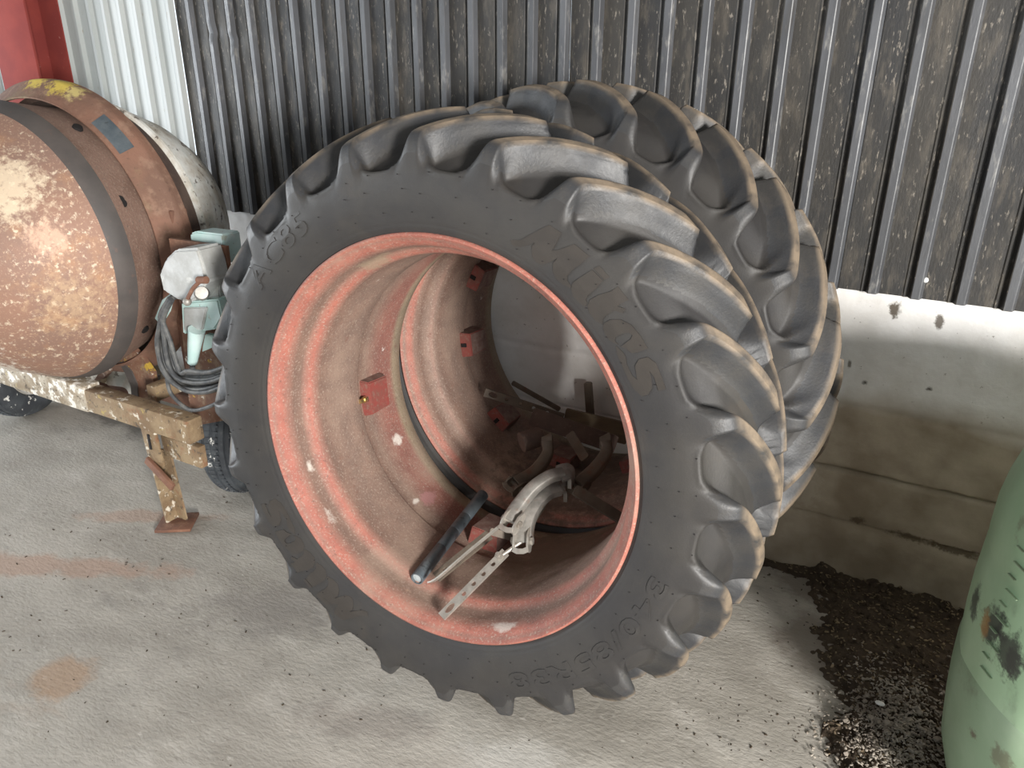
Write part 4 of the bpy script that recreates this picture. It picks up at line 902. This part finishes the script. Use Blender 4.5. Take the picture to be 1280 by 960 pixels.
bm = bmesh.new(); sweep(bm, [Q(246, 412, 1.49), Q(243, 432, 1.49), Q(241, 450, 1.49), Q(240, 453, 1.49)], circ(.026, 16), lambda t: (1-.60*t)*(1 if t < .95 else 1.5), (0, -1, 0)); bm_obj('plug', bm, M['mint'], mx)['label'] = 'tapered mint green plug'
plate('plug_bracket', [(256, 418), (266, 420), (266, 434), (252, 440), (254, 430)], 1.52, .02, M['mint'], bevel=.002)
bm = bmesh.new(); tube(bm, [Q(252, 350, 1.45), Q(241, 361, 1.44), Q(234, 375, 1.44)], .006, 10); cyl(bm, Q(248, 350, 1.45), Q(258, 350, 1.45), .011, n=12); sw = bm_obj('switch_lever', bm, M['rust'], mx, 50)
bm = bmesh.new(); bmesh.ops.create_uvsphere(bm, u_segments=16, v_segments=10, radius=.013); bmesh.ops.translate(bm, vec=Q(234, 377, 1.44), verts=bm.verts); bm_obj('lever_knob', bm, M['steel'], sw, 60)
bm = bmesh.new(); cyl(bm, Q(252, 366, 1.50), Q(252, 366, 1.455), .024, .018, 20); bm_obj('housing_boss', bm, M['steel'], mx, 40)
plate('blue_bracket', [(193, 398), (202, 375), (214, 366), (208, 390), (199, 405)], 1.56, .02, M['mint'], bevel=.002, label='pale blue bracket the cable hangs on')
bm = bmesh.new(); tube(bm, [Q(240, 452, 1.49), Q(241, 462, 1.49), Q(244, 472, 1.5), Q(258, 480, 1.5)], .009, 8); tail = bm_obj('plug_tail', bm, M['cable'], mx, 60)
# coiled cable hanging on the bracket: a thing of its own
bm = bmesh.new(); r_ = random.Random(5)
for i in range(9):
    ox = r_.uniform(-1, 1)*4; oy = i*1.8-6; yy = 1.44+.012*(i % 4)+r_.uniform(-.004, .004); k_ = 1-i*.035
    L = [(213, 374), (203, 396), (197+i*2.0, 425), (200+i*2.6, 455), (214+i*1.6, 478-i*1.5), (236, 490-i*3.2), (262, 489-i*3), (288, 478-i*3.0), (300, 462-i*2), (300, 420), (262, 378), (230, 368), (214, 373)]
    tube(bm, [Q(a+ox*.5+r_.uniform(-1.2, 1.2), b+r_.uniform(-1.2, 1.2), yy+(.0 if j < 9 else .09)) for j, (a, b) in enumerate(L)], .0075, 8, 7)
tube(bm, [Q(208, 440, 1.46), Q(209, 475, 1.47), Q(216, 495, 1.47), Q(238, 512, 1.48), Q(262, 508, 1.48), Q(292, 492, 1.48)], .0065, 8, 7)
tag(bm_obj('power_cable', bm, M['cable'], None, 60), 'coil of dirty black cable hanging on the mixer beside the plug box', 'cable')
# curved guard plate with slot and pulley under the drum
def arcpt(cx, cy, r, d): return (cx+r*math.cos(math.radians(d)), cy+r*math.sin(math.radians(d)))
plate('guard_plate', [(117, 476), (140, 443), (163, 433), (178, 448), (190, 466), (196, 503), (172, 500), (170, 480), (163, 465), (148, 453), (128, 474)], 1.72, .02, M['rust_lichen'], label='rusty slotted guard plate spotted with yellow lichen')
plate('guard_rim', [(148, 453), (152, 452), (164, 464), (171, 480), (173, 502), (165, 500), (163, 482), (157, 468)], 1.715, .05, M['band'])
bm = bmesh.new(); cyl(bm, atY(123, 492, 1.66), atY(150, 494, 1.80), .038, .036, 24); cyl(bm, atY(122, 491, 1.655), atY(126, 492, 1.67), .044, None, 24); bm_obj('shaft_housing', bm, M['rust'], mx, 40)
bm = bmesh.new(); cyl(bm, atY(142, 483, 1.86), atY(150, 483, 1.90), .085, None, 24); bm_obj('pulley', bm, M['whiteflake'], mx, 40)
plate('frame_strut', [(102, 460), (122, 458), (120, 484), (104, 480)], 1.80, .05, M['lime'])
plate('cross_plate', [(60, 450), (196, 470), (196, 520), (60, 470)], 2.15, .02, M['band'])
bm = bmesh.new(); box(bm, (-3.06, 1.95, .30), (1.5, .06, .06), None, .004); bm_obj('axle', bm, M['rust'], mx)
for x_ in (-2.45, -3.35):
    bm = bmesh.new(); box(bm, (x_, 1.9, zb+.02), (.05, .5, .06), None, .004); bm_obj('frame_rail', bm, M['lime_less'], mx)
# lower support posts carrying the drum
bm = bmesh.new(); box(bm, (-2.36, 1.80, .74), (.07, .07, .82), None, .006); bm_obj('drum_post', bm, M['rust'], mx)
ringpatch('maker_plate', 56, 40, .515, .545, -.045, .003, M['pipe'], fl_, 'small grey metal plate riveted to the ring', cone=True)
